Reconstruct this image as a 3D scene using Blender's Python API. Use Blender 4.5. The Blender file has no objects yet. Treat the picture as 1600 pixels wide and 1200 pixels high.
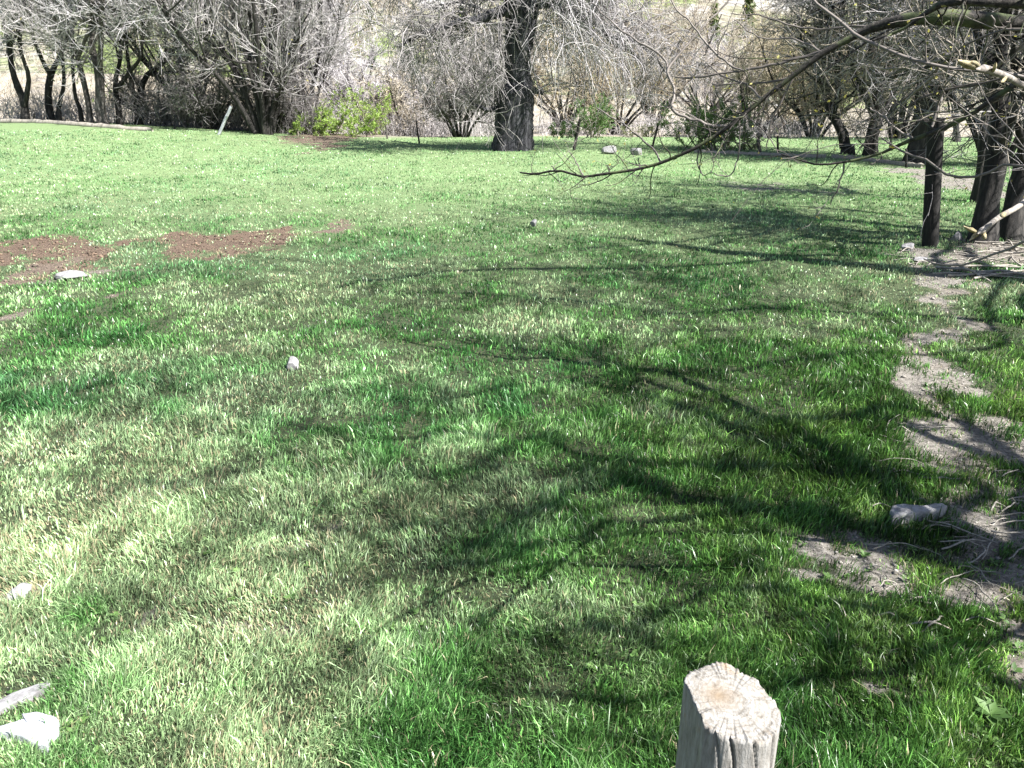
import bpy, math, random
import numpy as np

# ------------------------------------------------------------------ camera, sky, sun, exposure
scene = bpy.context.scene
COL = scene.collection
CAM_H = 1.65
FPX = 1208.0                       # focal length in photo pixels (1600 wide)
PITCH = math.radians(21.3)
cam_d = bpy.data.cameras.new("camera")
cam_d.sensor_fit = 'HORIZONTAL'; cam_d.sensor_width = 36.0
cam_d.lens = 36.0 * FPX / 1600.0
cam_d.clip_start = 0.05; cam_d.clip_end = 2000
cam = bpy.data.objects.new("camera", cam_d); COL.objects.link(cam)
cam.location = (0, 0, CAM_H)
cam.rotation_euler = (math.radians(90) - PITCH, 0, 0)
scene.camera = cam

SUN_EL = math.radians(50)
SUN_FRONT = math.radians(32)       # how far the sun stands on the camera's side of due right
sx, sy, sz = math.cos(SUN_EL)*math.cos(SUN_FRONT), -math.cos(SUN_EL)*math.sin(SUN_FRONT), math.sin(SUN_EL)
world = bpy.data.worlds.new("World"); scene.world = world; world.use_nodes = True
wn = world.node_tree.nodes; wl = world.node_tree.links
sky = wn.new('ShaderNodeTexSky'); sky.sky_type = 'NISHITA'; sky.sun_disc = False
sky.sun_elevation = SUN_EL
sky.sun_rotation = math.atan2(sx, sy)
bg = wn['Background']; bg.inputs[1].default_value = 0.05
wl.new(sky.outputs[0], bg.inputs[0])
sun_d = bpy.data.lights.new("sun", 'SUN'); sun_d.energy = 5.0; sun_d.angle = math.radians(0.5)
sun_d.color = (1.0, 0.975, 0.93)
sun = bpy.data.objects.new("sun", sun_d); COL.objects.link(sun)
from mathutils import Vector
sun.rotation_euler = Vector((sx, sy, sz)).to_track_quat('Z', 'Y').to_euler()
scene.view_settings.view_transform = 'Standard'
scene.view_settings.look = 'None'
scene.view_settings.exposure = 1.6
scene.view_settings.gamma = 1.0
scene.cycles.max_bounces = 5
scene.cycles.diffuse_bounces = 3
scene.cycles.transparent_max_bounces = 4

# ------------------------------------------------------------------ helpers
RNG = np.random.default_rng(7)

def hash2(ix, iy, seed):
    h = (ix.astype(np.int64)*374761393 + iy.astype(np.int64)*668265263 + seed*1442695041) & 0xffffffff
    h = ((h ^ (h >> 13))*1274126177) & 0xffffffff
    h = h ^ (h >> 16)
    return (h & 0xffffff)/float(0xffffff)

def vnoise(x, y, s=1.0, seed=0):
    x = np.asarray(x, float)/s; y = np.asarray(y, float)/s
    ix = np.floor(x); iy = np.floor(y); fx = x-ix; fy = y-iy
    fx = fx*fx*(3-2*fx); fy = fy*fy*(3-2*fy)
    a = hash2(ix, iy, seed); b = hash2(ix+1, iy, seed); c = hash2(ix, iy+1, seed); d = hash2(ix+1, iy+1, seed)
    return (a*(1-fx)+b*fx)*(1-fy) + (c*(1-fx)+d*fx)*fy

def fbm(x, y, s=1.0, seed=0, o=4):
    v = 0; a = 0.5; t = 0
    for i in range(o):
        v = v + a*vnoise(x+17.3*i, y-9.1*i, s/(2**i), seed+i*31); t += a; a *= 0.5
    return v/t

def sst(a, b, x):
    t = np.clip((np.asarray(x, float)-a)/(b-a), 0, 1); return t*t*(3-2*t)

def terrain(x, y):
    x = np.asarray(x, float); y = np.asarray(y, float)
    near = 1-sst(26, 34, y)
    z = 0.55*sst(1.0, 15.0, -x)*sst(10, 24, y)*near
    z = z + (0.07*(fbm(x, y, 2.3, 3, 3)-0.5) + 0.035*(fbm(x, y, 0.35, 9, 2)-0.5))*sst(0, 1, 40-y)
    z = z - 0.35*sst(24, 34, y)
    z = z + 0.5*(fbm(x, y, 9, 21, 3)-0.5)*sst(28, 50, y)
    hill = np.clip(y-50-6*np.sin(x*0.05), 0, None)
    z = z + 0.30*hill*hill/(hill+14) + 6.0*(fbm(x, y, 38, 5, 4)-0.5)*sst(55, 100, y)
    return z

CP, SP = math.cos(PITCH), math.sin(PITCH)
def ray(px, py):
    px = np.asarray(px, float); py = np.asarray(py, float)
    u = (px-800)/FPX; v = (py-600)/FPX
    return u, CP - SP*v, -SP - CP*v          # right, forward, up

def ground_at(px, py):
    r, f, d = ray(px, py)
    d = np.minimum(d, -0.012)
    t = CAM_H/(-d)
    for _ in range(8):
        z = terrain(r*t, f*t)
        t = 0.5*t + 0.5*np.clip((CAM_H - z)/(-d), 0.2, 90)
    return r*t, f*t, terrain(r*t, f*t)

def at(px, py, dist):
    """point seen at (px, py) standing dist metres ahead"""
    r, f, d = ray(px, py); t = dist/f
    return np.array([float(r*t), float(f*t), float(CAM_H + d*t)])

def pix_of(x, y, z):
    dx, dy, dz = x, y, z-CAM_H
    dep = CP*dy - SP*dz; up = SP*dy + CP*dz
    return 800 + FPX*dx/dep, 600 - FPX*up/dep

def make_mesh(name, V, F, smooth=False, attrs=None):
    """V (n,3); F list of (m,k) index arrays"""
    me = bpy.data.meshes.new(name)
    V = np.asarray(V, np.float32)
    me.vertices.add(len(V)); me.vertices.foreach_set('co', V.ravel())
    if not isinstance(F, (list, tuple)): F = [F]
    idx = np.concatenate([f.ravel() for f in F]).astype(np.int32)
    tot = np.concatenate([np.full(len(f), f.shape[1], np.int32) for f in F])
    start = np.concatenate([[0], np.cumsum(tot)[:-1]]).astype(np.int32)
    me.loops.add(len(idx)); me.loops.foreach_set('vertex_index', idx)
    me.polygons.add(len(tot)); me.polygons.foreach_set('loop_start', start)
    me.polygons.foreach_set('loop_total', tot)
    if smooth: me.polygons.foreach_set('use_smooth', np.ones(len(tot), bool))
    me.update(calc_edges=True)
    for nm, arr in (attrs or {}).items():
        arr = np.asarray(arr, np.float32)
        if arr.ndim == 1:
            a = me.attributes.new(nm, 'FLOAT', 'POINT'); a.data.foreach_set('value', arr)
        else:
            a = me.attributes.new(nm, 'FLOAT_COLOR', 'POINT')
            a.data.foreach_set('color', np.concatenate([arr, np.ones((len(arr), 1), np.float32)], 1).ravel())
    return me

def link(name, me, mat, parent=None):
    o = bpy.data.objects.new(name, me); COL.objects.link(o)
    if mat: me.materials.append(mat)
    if parent is not None: o.parent = parent
    return o

def tag(o, label=None, cat=None, group=None, kind=None):
    if label: o['label'] = label
    if cat: o['category'] = cat
    if group: o['group'] = group
    if kind: o['kind'] = kind
    return o

def empty(name, loc):
    o = bpy.data.objects.new(name, None); COL.objects.link(o); o.location = loc; o.empty_display_size = 0.2
    return o

def tubes(P, R, S=4, rough=0.0, seed=0):
    """P (N,K,3), R (N,K) -> V, quads"""
    N, K, _ = P.shape
    T = np.empty_like(P); T[:, 1:-1] = P[:, 2:]-P[:, :-2]; T[:, 0] = P[:, 1]-P[:, 0]; T[:, -1] = P[:, -1]-P[:, -2]
    T /= (np.linalg.norm(T, axis=2, keepdims=True)+1e-9)
    ref = np.where(np.abs(T[:, :1, 2:3]) > 0.8, np.array([[[1., 0, 0]]]), np.array([[[0, 0, 1.]]]))
    ref = np.repeat(ref, K, 1)
    A = np.cross(T, ref); A /= (np.linalg.norm(A, axis=2, keepdims=True)+1e-9); B = np.cross(T, A)
    th = np.arange(S)*2*math.pi/S
    rr = R[:, :, None, None]
    if rough > 0:
        q = np.random.default_rng(seed)
        lob = 1+rough*(q.random((N, 1, S, 1))-0.5)*1.4+rough*(q.random((N, K, S, 1))-0.5)
        rr = rr*lob
    V = P[:, :, None, :] + rr*(np.cos(th)[None, None, :, None]*A[:, :, None, :] + np.sin(th)[None, None, :, None]*B[:, :, None, :])
    idx = np.arange(N*K*S).reshape(N, K, S)
    a = idx[:, :-1]; b = idx[:, 1:]
    F = np.stack([a, np.roll(a, -1, 2), np.roll(b, -1, 2), b], -1).reshape(-1, 4)
    return V.reshape(-1, 3), F

def smooth_line(pts, K):
    pts = np.asarray(pts, float)
    if len(pts) == 2: return pts[0]+(pts[1]-pts[0])*np.linspace(0, 1, K)[:, None]
    d = np.concatenate([[0], np.cumsum(np.linalg.norm(np.diff(pts[:, :3], axis=0), axis=1))]); d /= d[-1]
    n = len(pts); m = np.zeros_like(pts)
    for i in range(n):
        a, b = max(0, i-1), min(n-1, i+1); m[i] = (pts[b]-pts[a])/(d[b]-d[a]+1e-9)
    t = np.linspace(0, 1, K); j = np.clip(np.searchsorted(d, t, side='right')-1, 0, n-2)
    h = (d[j+1]-d[j]); s = ((t-d[j])/h)[:, None]; h = h[:, None]
    return (2*s**3-3*s**2+1)*pts[j] + (s**3-2*s**2+s)*h*m[j] + (-2*s**3+3*s**2)*pts[j+1] + (s**3-s**2)*h*m[j+1]

class Geo:
    def __init__(self): self.V = []; self.F = {}; self.n = 0; self.c = []
    def add(self, V, F, col=None):
        self.V.append(V); self.F.setdefault(F.shape[1], []).append(F+self.n); self.n += len(V)
        self.c.append(np.full(len(V), 0.5) if col is None else (np.full(len(V), col) if np.isscalar(col) else col))
    def build(self, name, mat, parent=None, smooth=False):
        V = np.concatenate(self.V)
        if parent is not None: V = V-np.array(parent.location)
        me = make_mesh(name, V, [np.concatenate(f) for f in self.F.values()], smooth, {'tone': np.concatenate(self.c)})
        return link(name, me, mat, parent)

def line_tube(geo, pts4, K=24, S=8, rough=0.15, seed=0, wob=0.0, col=None):
    """pts4 rows x, y, z, r"""
    c = smooth_line(pts4, K)
    if wob:
        q = np.random.default_rng(seed); w = q.normal(size=(K, 3))*wob; w[0] = 0
        w[1:-1] = (w[:-2]+w[1:-1]*2+w[2:])/4; c[:, :3] += w
    P = c[None, :, :3]; R = np.maximum(c[None, :, 3], 0.0008)
    V, F = tubes(P, R, S, rough, seed); geo.add(V, F, col)
    return P, R

def grow(q, P0, D0, L, R0, K, wob, up, taper=0.25):
    N = len(P0); P = np.empty((N, K, 3)); P[:, 0] = P0; D = D0/np.linalg.norm(D0, axis=1, keepdims=True)
    st = (L/(K-1))[:, None]
    for k in range(1, K):
        D = D + q.normal(size=(N, 3))*wob; D[:, 2] += up
        D /= np.linalg.norm(D, axis=1, keepdims=True); P[:, k] = P[:, k-1]+D*st
    R = R0[:, None]*np.linspace(1, taper, K)[None]
    return P, R

def kids(q, P, R, n, t0=0.25, t1=1.0, spread=0.8, keep=0.7, lift=0.0, rr=0.6, n_exact=None):
    """sample n starts over the polylines (weighted by length)"""
    N, K, _ = P.shape
    Lp = np.linalg.norm(np.diff(P, axis=1), axis=2).sum(1)
    i = q.choice(N, size=n, p=Lp/Lp.sum())
    t = (t0+(t1-t0)*q.random(n)**0.8)*(K-1)
    k = np.minimum(t.astype(int), K-2); f = (t-k)[:, None]
    X = P[i, k]*(1-f)+P[i, k+1]*f
    T = P[i, k+1]-P[i, k]; T /= np.linalg.norm(T, axis=1, keepdims=True)+1e-9
    D = T*keep + q.normal(size=(n, 3))*spread; D[:, 2] += lift
    D /= np.linalg.norm(D, axis=1, keepdims=True)
    r = (R[i, k]*(1-f[:, 0])+R[i, k+1]*f[:, 0])*rr
    return X, D, r, t/(K-1)

# ------------------------------------------------------------------ materials
def mat(name):
    m = bpy.data.materials.new(name); m.use_nodes = True
    n = m.node_tree.nodes; l = m.node_tree.links
    return m, n, l, n['Principled BSDF']

def ramp(n, stops):
    r = n.new('ShaderNodeValToRGB'); e = r.color_ramp.elements
    while len(e) < len(stops): e.new(0.5)
    for i, (p, c) in enumerate(stops): e[i].position = p; e[i].color = (*c, 1)
    return r

def noise(n, l, co, scale, detail=6, rough=0.6):
    t = n.new('ShaderNodeTexNoise'); t.inputs['Scale'].default_value = scale
    t.inputs['Detail'].default_value = detail; t.inputs['Roughness'].default_value = rough
    if co: l.new(co, t.inputs['Vector'])
    return t

def mapping(n, l, co, sc):
    m = n.new('ShaderNodeMapping'); m.inputs['Scale'].default_value = sc; l.new(co, m.inputs['Vector']); return m.outputs[0]

def bark_mat(name, dark, mid, light, scale=14, stretch=0.22, bump=0.6, moss=None):
    m, n, l, b = mat(name)
    tc = n.new('ShaderNodeTexCoord'); co = mapping(n, l, tc.outputs['Object'], (1, 1, stretch))
    t = noise(n, l, co, scale, 8, 0.7); t2 = noise(n, l, tc.outputs['Object'], scale*0.15, 3)
    r = ramp(n, [(0.32, dark), (0.5, mid), (0.68, light)]); l.new(t.outputs[0], r.inputs[0])
    out = r.outputs[0]
    if moss:
        r2 = ramp(n, [(0.5, (0, 0, 0)), (0.62, (1, 1, 1))]); l.new(t2.outputs[0], r2.inputs[0])
        mx = n.new('ShaderNodeMix'); mx.data_type = 'RGBA'; l.new(r2.outputs[0], mx.inputs[0]); l.new(out, mx.inputs[6]); mx.inputs[7].default_value = (*moss, 1)
        out = mx.outputs[2]
    l.new(out, b.inputs['Base Color']); b.inputs['Roughness'].default_value = 0.85
    bp = n.new('ShaderNodeBump'); bp.inputs['Strength'].default_value = bump; bp.inputs['Distance'].default_value = 0.03
    l.new(t.outputs[0], bp.inputs['Height']); l.new(bp.outputs[0], b.inputs['Normal'])
    return m

def twig_mat(name, a, c, rough=0.6):
    m, n, l, b = mat(name)
    at_ = n.new('ShaderNodeAttribute'); at_.attribute_name = 'tone'
    r = ramp(n, [(0.0, a), (1.0, c)]); l.new(at_.outputs['Fac'], r.inputs[0])
    l.new(r.outputs[0], b.inputs['Base Color']); b.inputs['Roughness'].default_value = rough
    return m

def leaf_mat(name, a, c, trans=0.35):
    m, n, l, b = mat(name)
    at_ = n.new('ShaderNodeAttribute'); at_.attribute_name = 'tone'
    r = ramp(n, [(0.0, a), (1.0, c)]); l.new(at_.outputs['Fac'], r.inputs[0])
    l.new(r.outputs[0], b.inputs['Base Color']); b.inputs['Roughness'].default_value = 0.55
    tr = n.new('ShaderNodeBsdfTranslucent'); l.new(r.outputs[0], tr.inputs[0])
    mx = n.new('ShaderNodeMixShader'); mx.inputs[0].default_value = trans
    l.new(b.outputs[0], mx.inputs[1]); l.new(tr.outputs[0], mx.inputs[2]); l.new(mx.outputs[0], n['Material Output'].inputs[0])
    return m

M_BARK = bark_mat('dark_bark', (0.007, 0.006, 0.005), (0.018, 0.016, 0.015), (0.075, 0.067, 0.06))
M_BARKG = bark_mat('grey_bark', (0.02, 0.018, 0.017), (0.07, 0.06, 0.055), (0.26, 0.24, 0.22))
M_WILLOW = bark_mat('willow_bark', (0.006, 0.006, 0.008), (0.024, 0.024, 0.030), (0.13, 0.128, 0.14), scale=10, stretch=0.12, bump=1.0)
M_LIMB = bark_mat('limb_bark', (0.010, 0.009, 0.008), (0.03, 0.026, 0.022), (0.11, 0.095, 0.08), scale=60, stretch=1, bump=0.3, moss=(0.09, 0.11, 0.045))
M_TWIG = twig_mat('grey_twigs', (0.06, 0.052, 0.050), (0.64, 0.60, 0.60))
M_TWIGPALE = twig_mat('pale_twigs', (0.16, 0.145, 0.15), (0.70, 0.665, 0.68))
M_TWIGTAN = twig_mat('tan_twigs', (0.12, 0.10, 0.075), (0.60, 0.53, 0.43))
M_TWIGORANGE = twig_mat('ochre_twigs', (0.18, 0.14, 0.09), (0.62, 0.54, 0.38))
M_BUD = leaf_mat('spring_buds', (0.28, 0.24, 0.05), (0.55, 0.52, 0.12))
M_LEAFBRIGHT = leaf_mat('bright_leaves', (0.13, 0.22, 0.035), (0.40, 0.56, 0.12))
M_LEAFDARK = leaf_mat('dark_leaves', (0.018, 0.05, 0.012), (0.10, 0.20, 0.05))
M_LEAFGREEN = leaf_mat('green_leaves', (0.05, 0.11, 0.025), (0.20, 0.34, 0.10))
M_LEAFMID = leaf_mat('olive_leaves', (0.05, 0.08, 0.02), (0.22, 0.28, 0.09))

# ------------------------------------------------------------------ ground
PATCH = []   # x, y, rx, ry, bare amount, brownness (1 = brown soil, 0 = pale dust), straw
def patch(px, py, rx, ry, amt=1.0, brown=0.0):
    x, y, z = ground_at(px, py); x1, _, _ = ground_at(px+rx, py)
    _, y1, _ = ground_at(px, py-ry); _, y0, _ = ground_at(px, py+ry)
    PATCH.append((float(x), float(0.5*(y0+y1)), float(abs(x1-x)), float(abs(y1-y0)/2), amt, brown))
for a in [(10, 398, 60, 24, 1, 1), (80, 405, 60, 16, 1, 1), (120, 418, 50, 9, 1, 1), (40, 424, 50, 12, 1, .8), (200, 377, 34, 9, 1, 1), (370, 377, 85, 14, 1.1, 1),
          (318, 394, 62, 15, 1.1, 1), (525, 352, 26, 5, .8, .8), (190, 466, 22, 6, .8, .6), (20, 490, 50, 9, 1, .5), (120, 434, 40, 6, 1, .4), (280, 372, 30, 7, 1, 1), (60, 388, 90, 7, .9, 1),
          (490, 216, 70, 9, 1.3, .85), (512, 229, 20, 11, 1.2, .85), (540, 210, 130, 4, 1, .6), (440, 330, 30, 4, .5, .8)]: patch(*a)
for a in [(1445, 402, 48, 14, 1.1, 0), (1470, 455, 26, 12, .7, 0), (1464, 630, 28, 16, .7, 0), (1470, 432, 40, 14, 1, 0), (1478, 470, 26, 20, .95, 0), (1474, 498, 20, 14, .75, 0), (1478, 530, 32, 20, .85, 0), (1466, 566, 28, 16, .9, 0), (1468, 598, 28, 16, .9, 0), (1515, 596, 36, 8, .75, 0),
          (1450, 655, 45, 14, .9, 0), (1490, 685, 70, 24, .85, 0), (1590, 660, 40, 16, .9, 0), (1580, 705, 50, 24, .8, 0), (1500, 735, 80, 14, .85, 0), (1560, 765, 50, 10, .6, 0),
          (1310, 845, 95, 24, .95, 0), (1235, 890, 52, 14, 1.1, 0), (1340, 880, 60, 20, .9, .1), (1520, 855, 110, 22, .8, .2), (1590, 830, 80, 40, 1, 0), (1560, 905, 110, 28, .9, .1),
          (1580, 975, 62, 34, 1.2, .1), (1600, 1060, 50, 50, .9, .2), (1430, 905, 60, 20, .7, .1), (1380, 1088, 34, 10, .8, .1), (1500, 284, 50, 16, 1.1, 0), (1440, 268, 50, 6, 1, 0),
          (1560, 300, 40, 16, 1.0, 0), (1570, 400, 70, 26, .8, .2), (430, 950, 70, 26, .45, .2), (250, 945, 40, 20, .45, .1), (530, 812, 30, 7, .35, 0), (480, 845, 40, 8, .35, 0),
          (30, 930, 34, 14, .7, 0), (60, 1085, 80, 16, .6, 0), (1180, 290, 60, 6, .4, 0), (1280, 300, 90, 5, .4, 0), (1470, 335, 70, 10, .3, .1)]: patch(*a)
_tr = np.array([(1462, 398, 34), (1468, 430, 30), (1478, 470, 26), (1476, 510, 24), (1474, 545, 30), (1466, 575, 30), (1468, 605, 32), (1462, 640, 34), (1484, 680, 44), (1505, 730, 52), (1540, 790, 60), (1575, 850, 66)], float)
for _k in np.linspace(0, 1, 34):
    _p = [float(np.interp(_k, np.linspace(0, 1, len(_tr)), _tr[:, j])) for j in range(3)]; patch(_p[0]+10*math.sin(_k*31), _p[1], _p[2]*.68, 8+9*_k, .72, .22)
# the lane of bare earth under the tree row, on towards the camera and past the frame
for i in range(9): PATCH.append((2.35+0.12*i+0.2*math.sin(i*2.1), 3.4-0.45*i, 0.5, 0.35, 0.8, 0.1))

def bare_at(x, y):
    bare = np.zeros_like(x); brn = np.zeros_like(x)
    wx = x+0.9*(fbm(x, y, .45, 41, 4)-.5)*(0.3+0.08*y); wy = y+1.3*(fbm(x, y, .4, 57, 4)-.5)*(0.2+0.12*y)
    for (cx, cy, rx, ry, a, b) in PATCH:
        m = a*np.exp(-(((wx-cx)/(rx*.95))**2+((wy-cy)/(ry*.95))**2)**1.5)
        brn = np.where(m > bare, b, brn); bare = np.maximum(bare, m)
    bare = bare*(0.30+1.45*fbm(x, y, .22, 77, 3))
    return np.clip(bare, 0, 1), brn

def edge_y(x):        # where the mown field ends
    return 24.3 + 4.5*sst(-4, -1, x) + 2.5*(fbm(x, x*0, 3.0, 8, 2)-.5) - 0.0*x

def geo_grid(y0, y1, g, n):
    t = np.linspace(0, 1, n); return y0+(y1-y0)*(np.exp(g*t)-1)/(math.exp(g)-1)
ys = geo_grid(-4, 60, 2.6, 560); 
xs_t = np.linspace(-1, 1, 640); xs = np.sign(xs_t)*(np.abs(xs_t)**1.6)*60
X, Y = np.meshgrid(xs, ys); Z = terrain(X, Y)
bare, brn = bare_at(X.ravel(), Y.ravel())
far = sst(0, 3.0, Y.ravel()-edge_y(X.ravel()))
g_idx = np.arange(X.size).reshape(X.shape)
GF = np.stack([g_idx[:-1, :-1], g_idx[:-1, 1:], g_idx[1:, 1:], g_idx[1:, :-1]], -1).reshape(-1, 4)
dryn = fbm(X.ravel(), Y.ravel(), 1.6, 91, 3)
me = make_mesh('ground', np.stack([X, Y, Z], -1).reshape(-1, 3), GF, True, {'bare': bare, 'brown': brn, 'far': far, 'dry': dryn, 'mid': sst(4, 15, Y.ravel())})
m, n, l, b = mat('earth_and_turf')
tc = n.new('ShaderNodeTexCoord'); co = tc.outputs['Object']
def attr(nm):
    a = n.new('ShaderNodeAttribute'); a.attribute_name = nm; return a.outputs['Fac']
def mixc(fac, c1, c2):
    mx = n.new('ShaderNodeMix'); mx.data_type = 'RGBA'
    if isinstance(fac, float): mx.inputs[0].default_value = fac
    else: l.new(fac, mx.inputs[0])
    for k, c in ((6, c1), (7, c2)):
        if isinstance(c, tuple): mx.inputs[k].default_value = (*c, 1)
        else: l.new(c, mx.inputs[k])
    return mx.outputs[2]
nf = noise(n, l, co, 55, 8, 0.7); nm_ = noise(n, l, co, 9, 6, 0.65); nl = noise(n, l, co, 1.2, 5)
turf = ramp(n, [(0.3, (0.010, 0.016, 0.006)), (0.5, (0.028, 0.042, 0.014)), (0.7, (0.11, 0.12, 0.05))]); l.new(nf.outputs[0], turf.inputs[0])
brown = ramp(n, [(0.3, (0.022, 0.014, 0.009)), (0.5, (0.095, 0.062, 0.041)), (0.7, (0.28, 0.20, 0.145))]); l.new(nf.outputs[0], brown.inputs[0])
pale = ramp(n, [(0.28, (0.05, 0.045, 0.036)), (0.5, (0.19, 0.172, 0.148)), (0.7, (0.38, 0.355, 0.32))]); l.new(nf.outputs[0], pale.inputs[0])
dirt = mixc(attr('brown'), pale.outputs[0], brown.outputs[0])
nb = noise(n, l, co, 16, 6, .75); mA = n.new('ShaderNodeMath'); mA.operation = 'MULTIPLY_ADD'; l.new(nb.outputs[0], mA.inputs[0]); mA.inputs[1].default_value = 1.1; mA.inputs[2].default_value = -.55
mB = n.new('ShaderNodeMath'); mB.operation = 'ADD'; l.new(mA.outputs[0], mB.inputs[0]); l.new(attr('bare'), mB.inputs[1])
rr = ramp(n, [(0.22, (0, 0, 0)), (0.50, (1, 1, 1))]); l.new(mB.outputs[0], rr.inputs[0])
turf2 = mixc(attr('mid'), turf.outputs[0], mixc(nf.outputs[0], (0.05, 0.09, 0.03), (0.26, 0.36, 0.16)))
c1 = mixc(rr.outputs[0], turf2, dirt)
farc = ramp(n, [(0.3, (0.12, 0.14, 0.06)), (0.45, (0.27, 0.24, 0.18)), (0.62, (0.38, 0.36, 0.34)), (0.75, (0.22, 0.19, 0.12))]); l.new(nl.outputs[0], farc.inputs[0])
farc2 = mixc(nf.outputs[0], farc.outputs[0], (0.28, 0.24, 0.19))
c2 = mixc(attr('far'), c1, farc2)
l.new(c2, b.inputs['Base Color']); b.inputs['Roughness'].default_value = 0.95
bp = n.new('ShaderNodeBump'); bp.inputs['Strength'].default_value = 0.9; bp.inputs['Distance'].default_value = 0.02
ad = n.new('ShaderNodeMath'); l.new(nf.outputs[0], ad.inputs[0]); l.new(nm_.outputs[0], ad.inputs[1]); l.new(ad.outputs[0], bp.inputs['Height']); l.new(bp.outputs[0], b.inputs['Normal'])
tag(link('ground', me, m), kind='structure')

# hillside beyond, a coarser sheet that starts where the near one ends
hy = np.linspace(59.5, 330, 150); hx = np.linspace(-240, 240, 200)
HX, HY = np.meshgrid(hx, hy); HZ = terrain(HX, HY); HZ[0] -= 0.15
h_idx = np.arange(HX.size).reshape(HX.shape)
HF = np.stack([h_idx[:-1, :-1], h_idx[:-1, 1:], h_idx[1:, 1:], h_idx[1:, :-1]], -1).reshape(-1, 4)
me = make_mesh('hillside', np.stack([HX, HY, HZ], -1).reshape(-1, 3), HF, True)
m, n, l, b = mat('hill_scrub')
tc = n.new('ShaderNodeTexCoord'); co = tc.outputs['Object']
n1 = noise(n, l, co, 0.09, 6); n2 = noise(n, l, co, 1.1, 6, .75); n3 = noise(n, l, co, 0.05, 4)
r1 = ramp(n, [(0.36, (0.19, 0.20, 0.11)), (0.46, (0.30, 0.28, 0.22)), (0.56, (0.38, 0.37, 0.37)), (0.66, (0.22, 0.21, 0.12))]); l.new(n1.outputs[0], r1.inputs[0])
r2 = ramp(n, [(0.35, (0.06, 0.10, 0.03)), (0.65, (0.22, 0.27, 0.09))]); l.new(n2.outputs[0], r2.inputs[0])
r3 = ramp(n, [(0.48, (0, 0, 0)), (0.56, (1, 1, 1))]); l.new(n3.outputs[0], r3.inputs[0])
c = mixc(r3.outputs[0], r1.outputs[0], r2.outputs[0])
r4 = ramp(n, [(0.42, (0.25, 0.22, 0.18)), (0.55, (1, 1, 1))]); l.new(n2.outputs[0], r4.inputs[0])
mx = n.new('ShaderNodeMix'); mx.data_type = 'RGBA'; mx.blend_type = 'MULTIPLY'; mx.inputs[0].default_value = 0.8
l.new(c, mx.inputs[6]); l.new(r4.outputs[0], mx.inputs[7]); l.new(mx.outputs[2], b.inputs['Base Color']); b.inputs['Roughness'].default_value = 0.95
tag(link('hillside', me, m), kind='structure')

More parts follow.
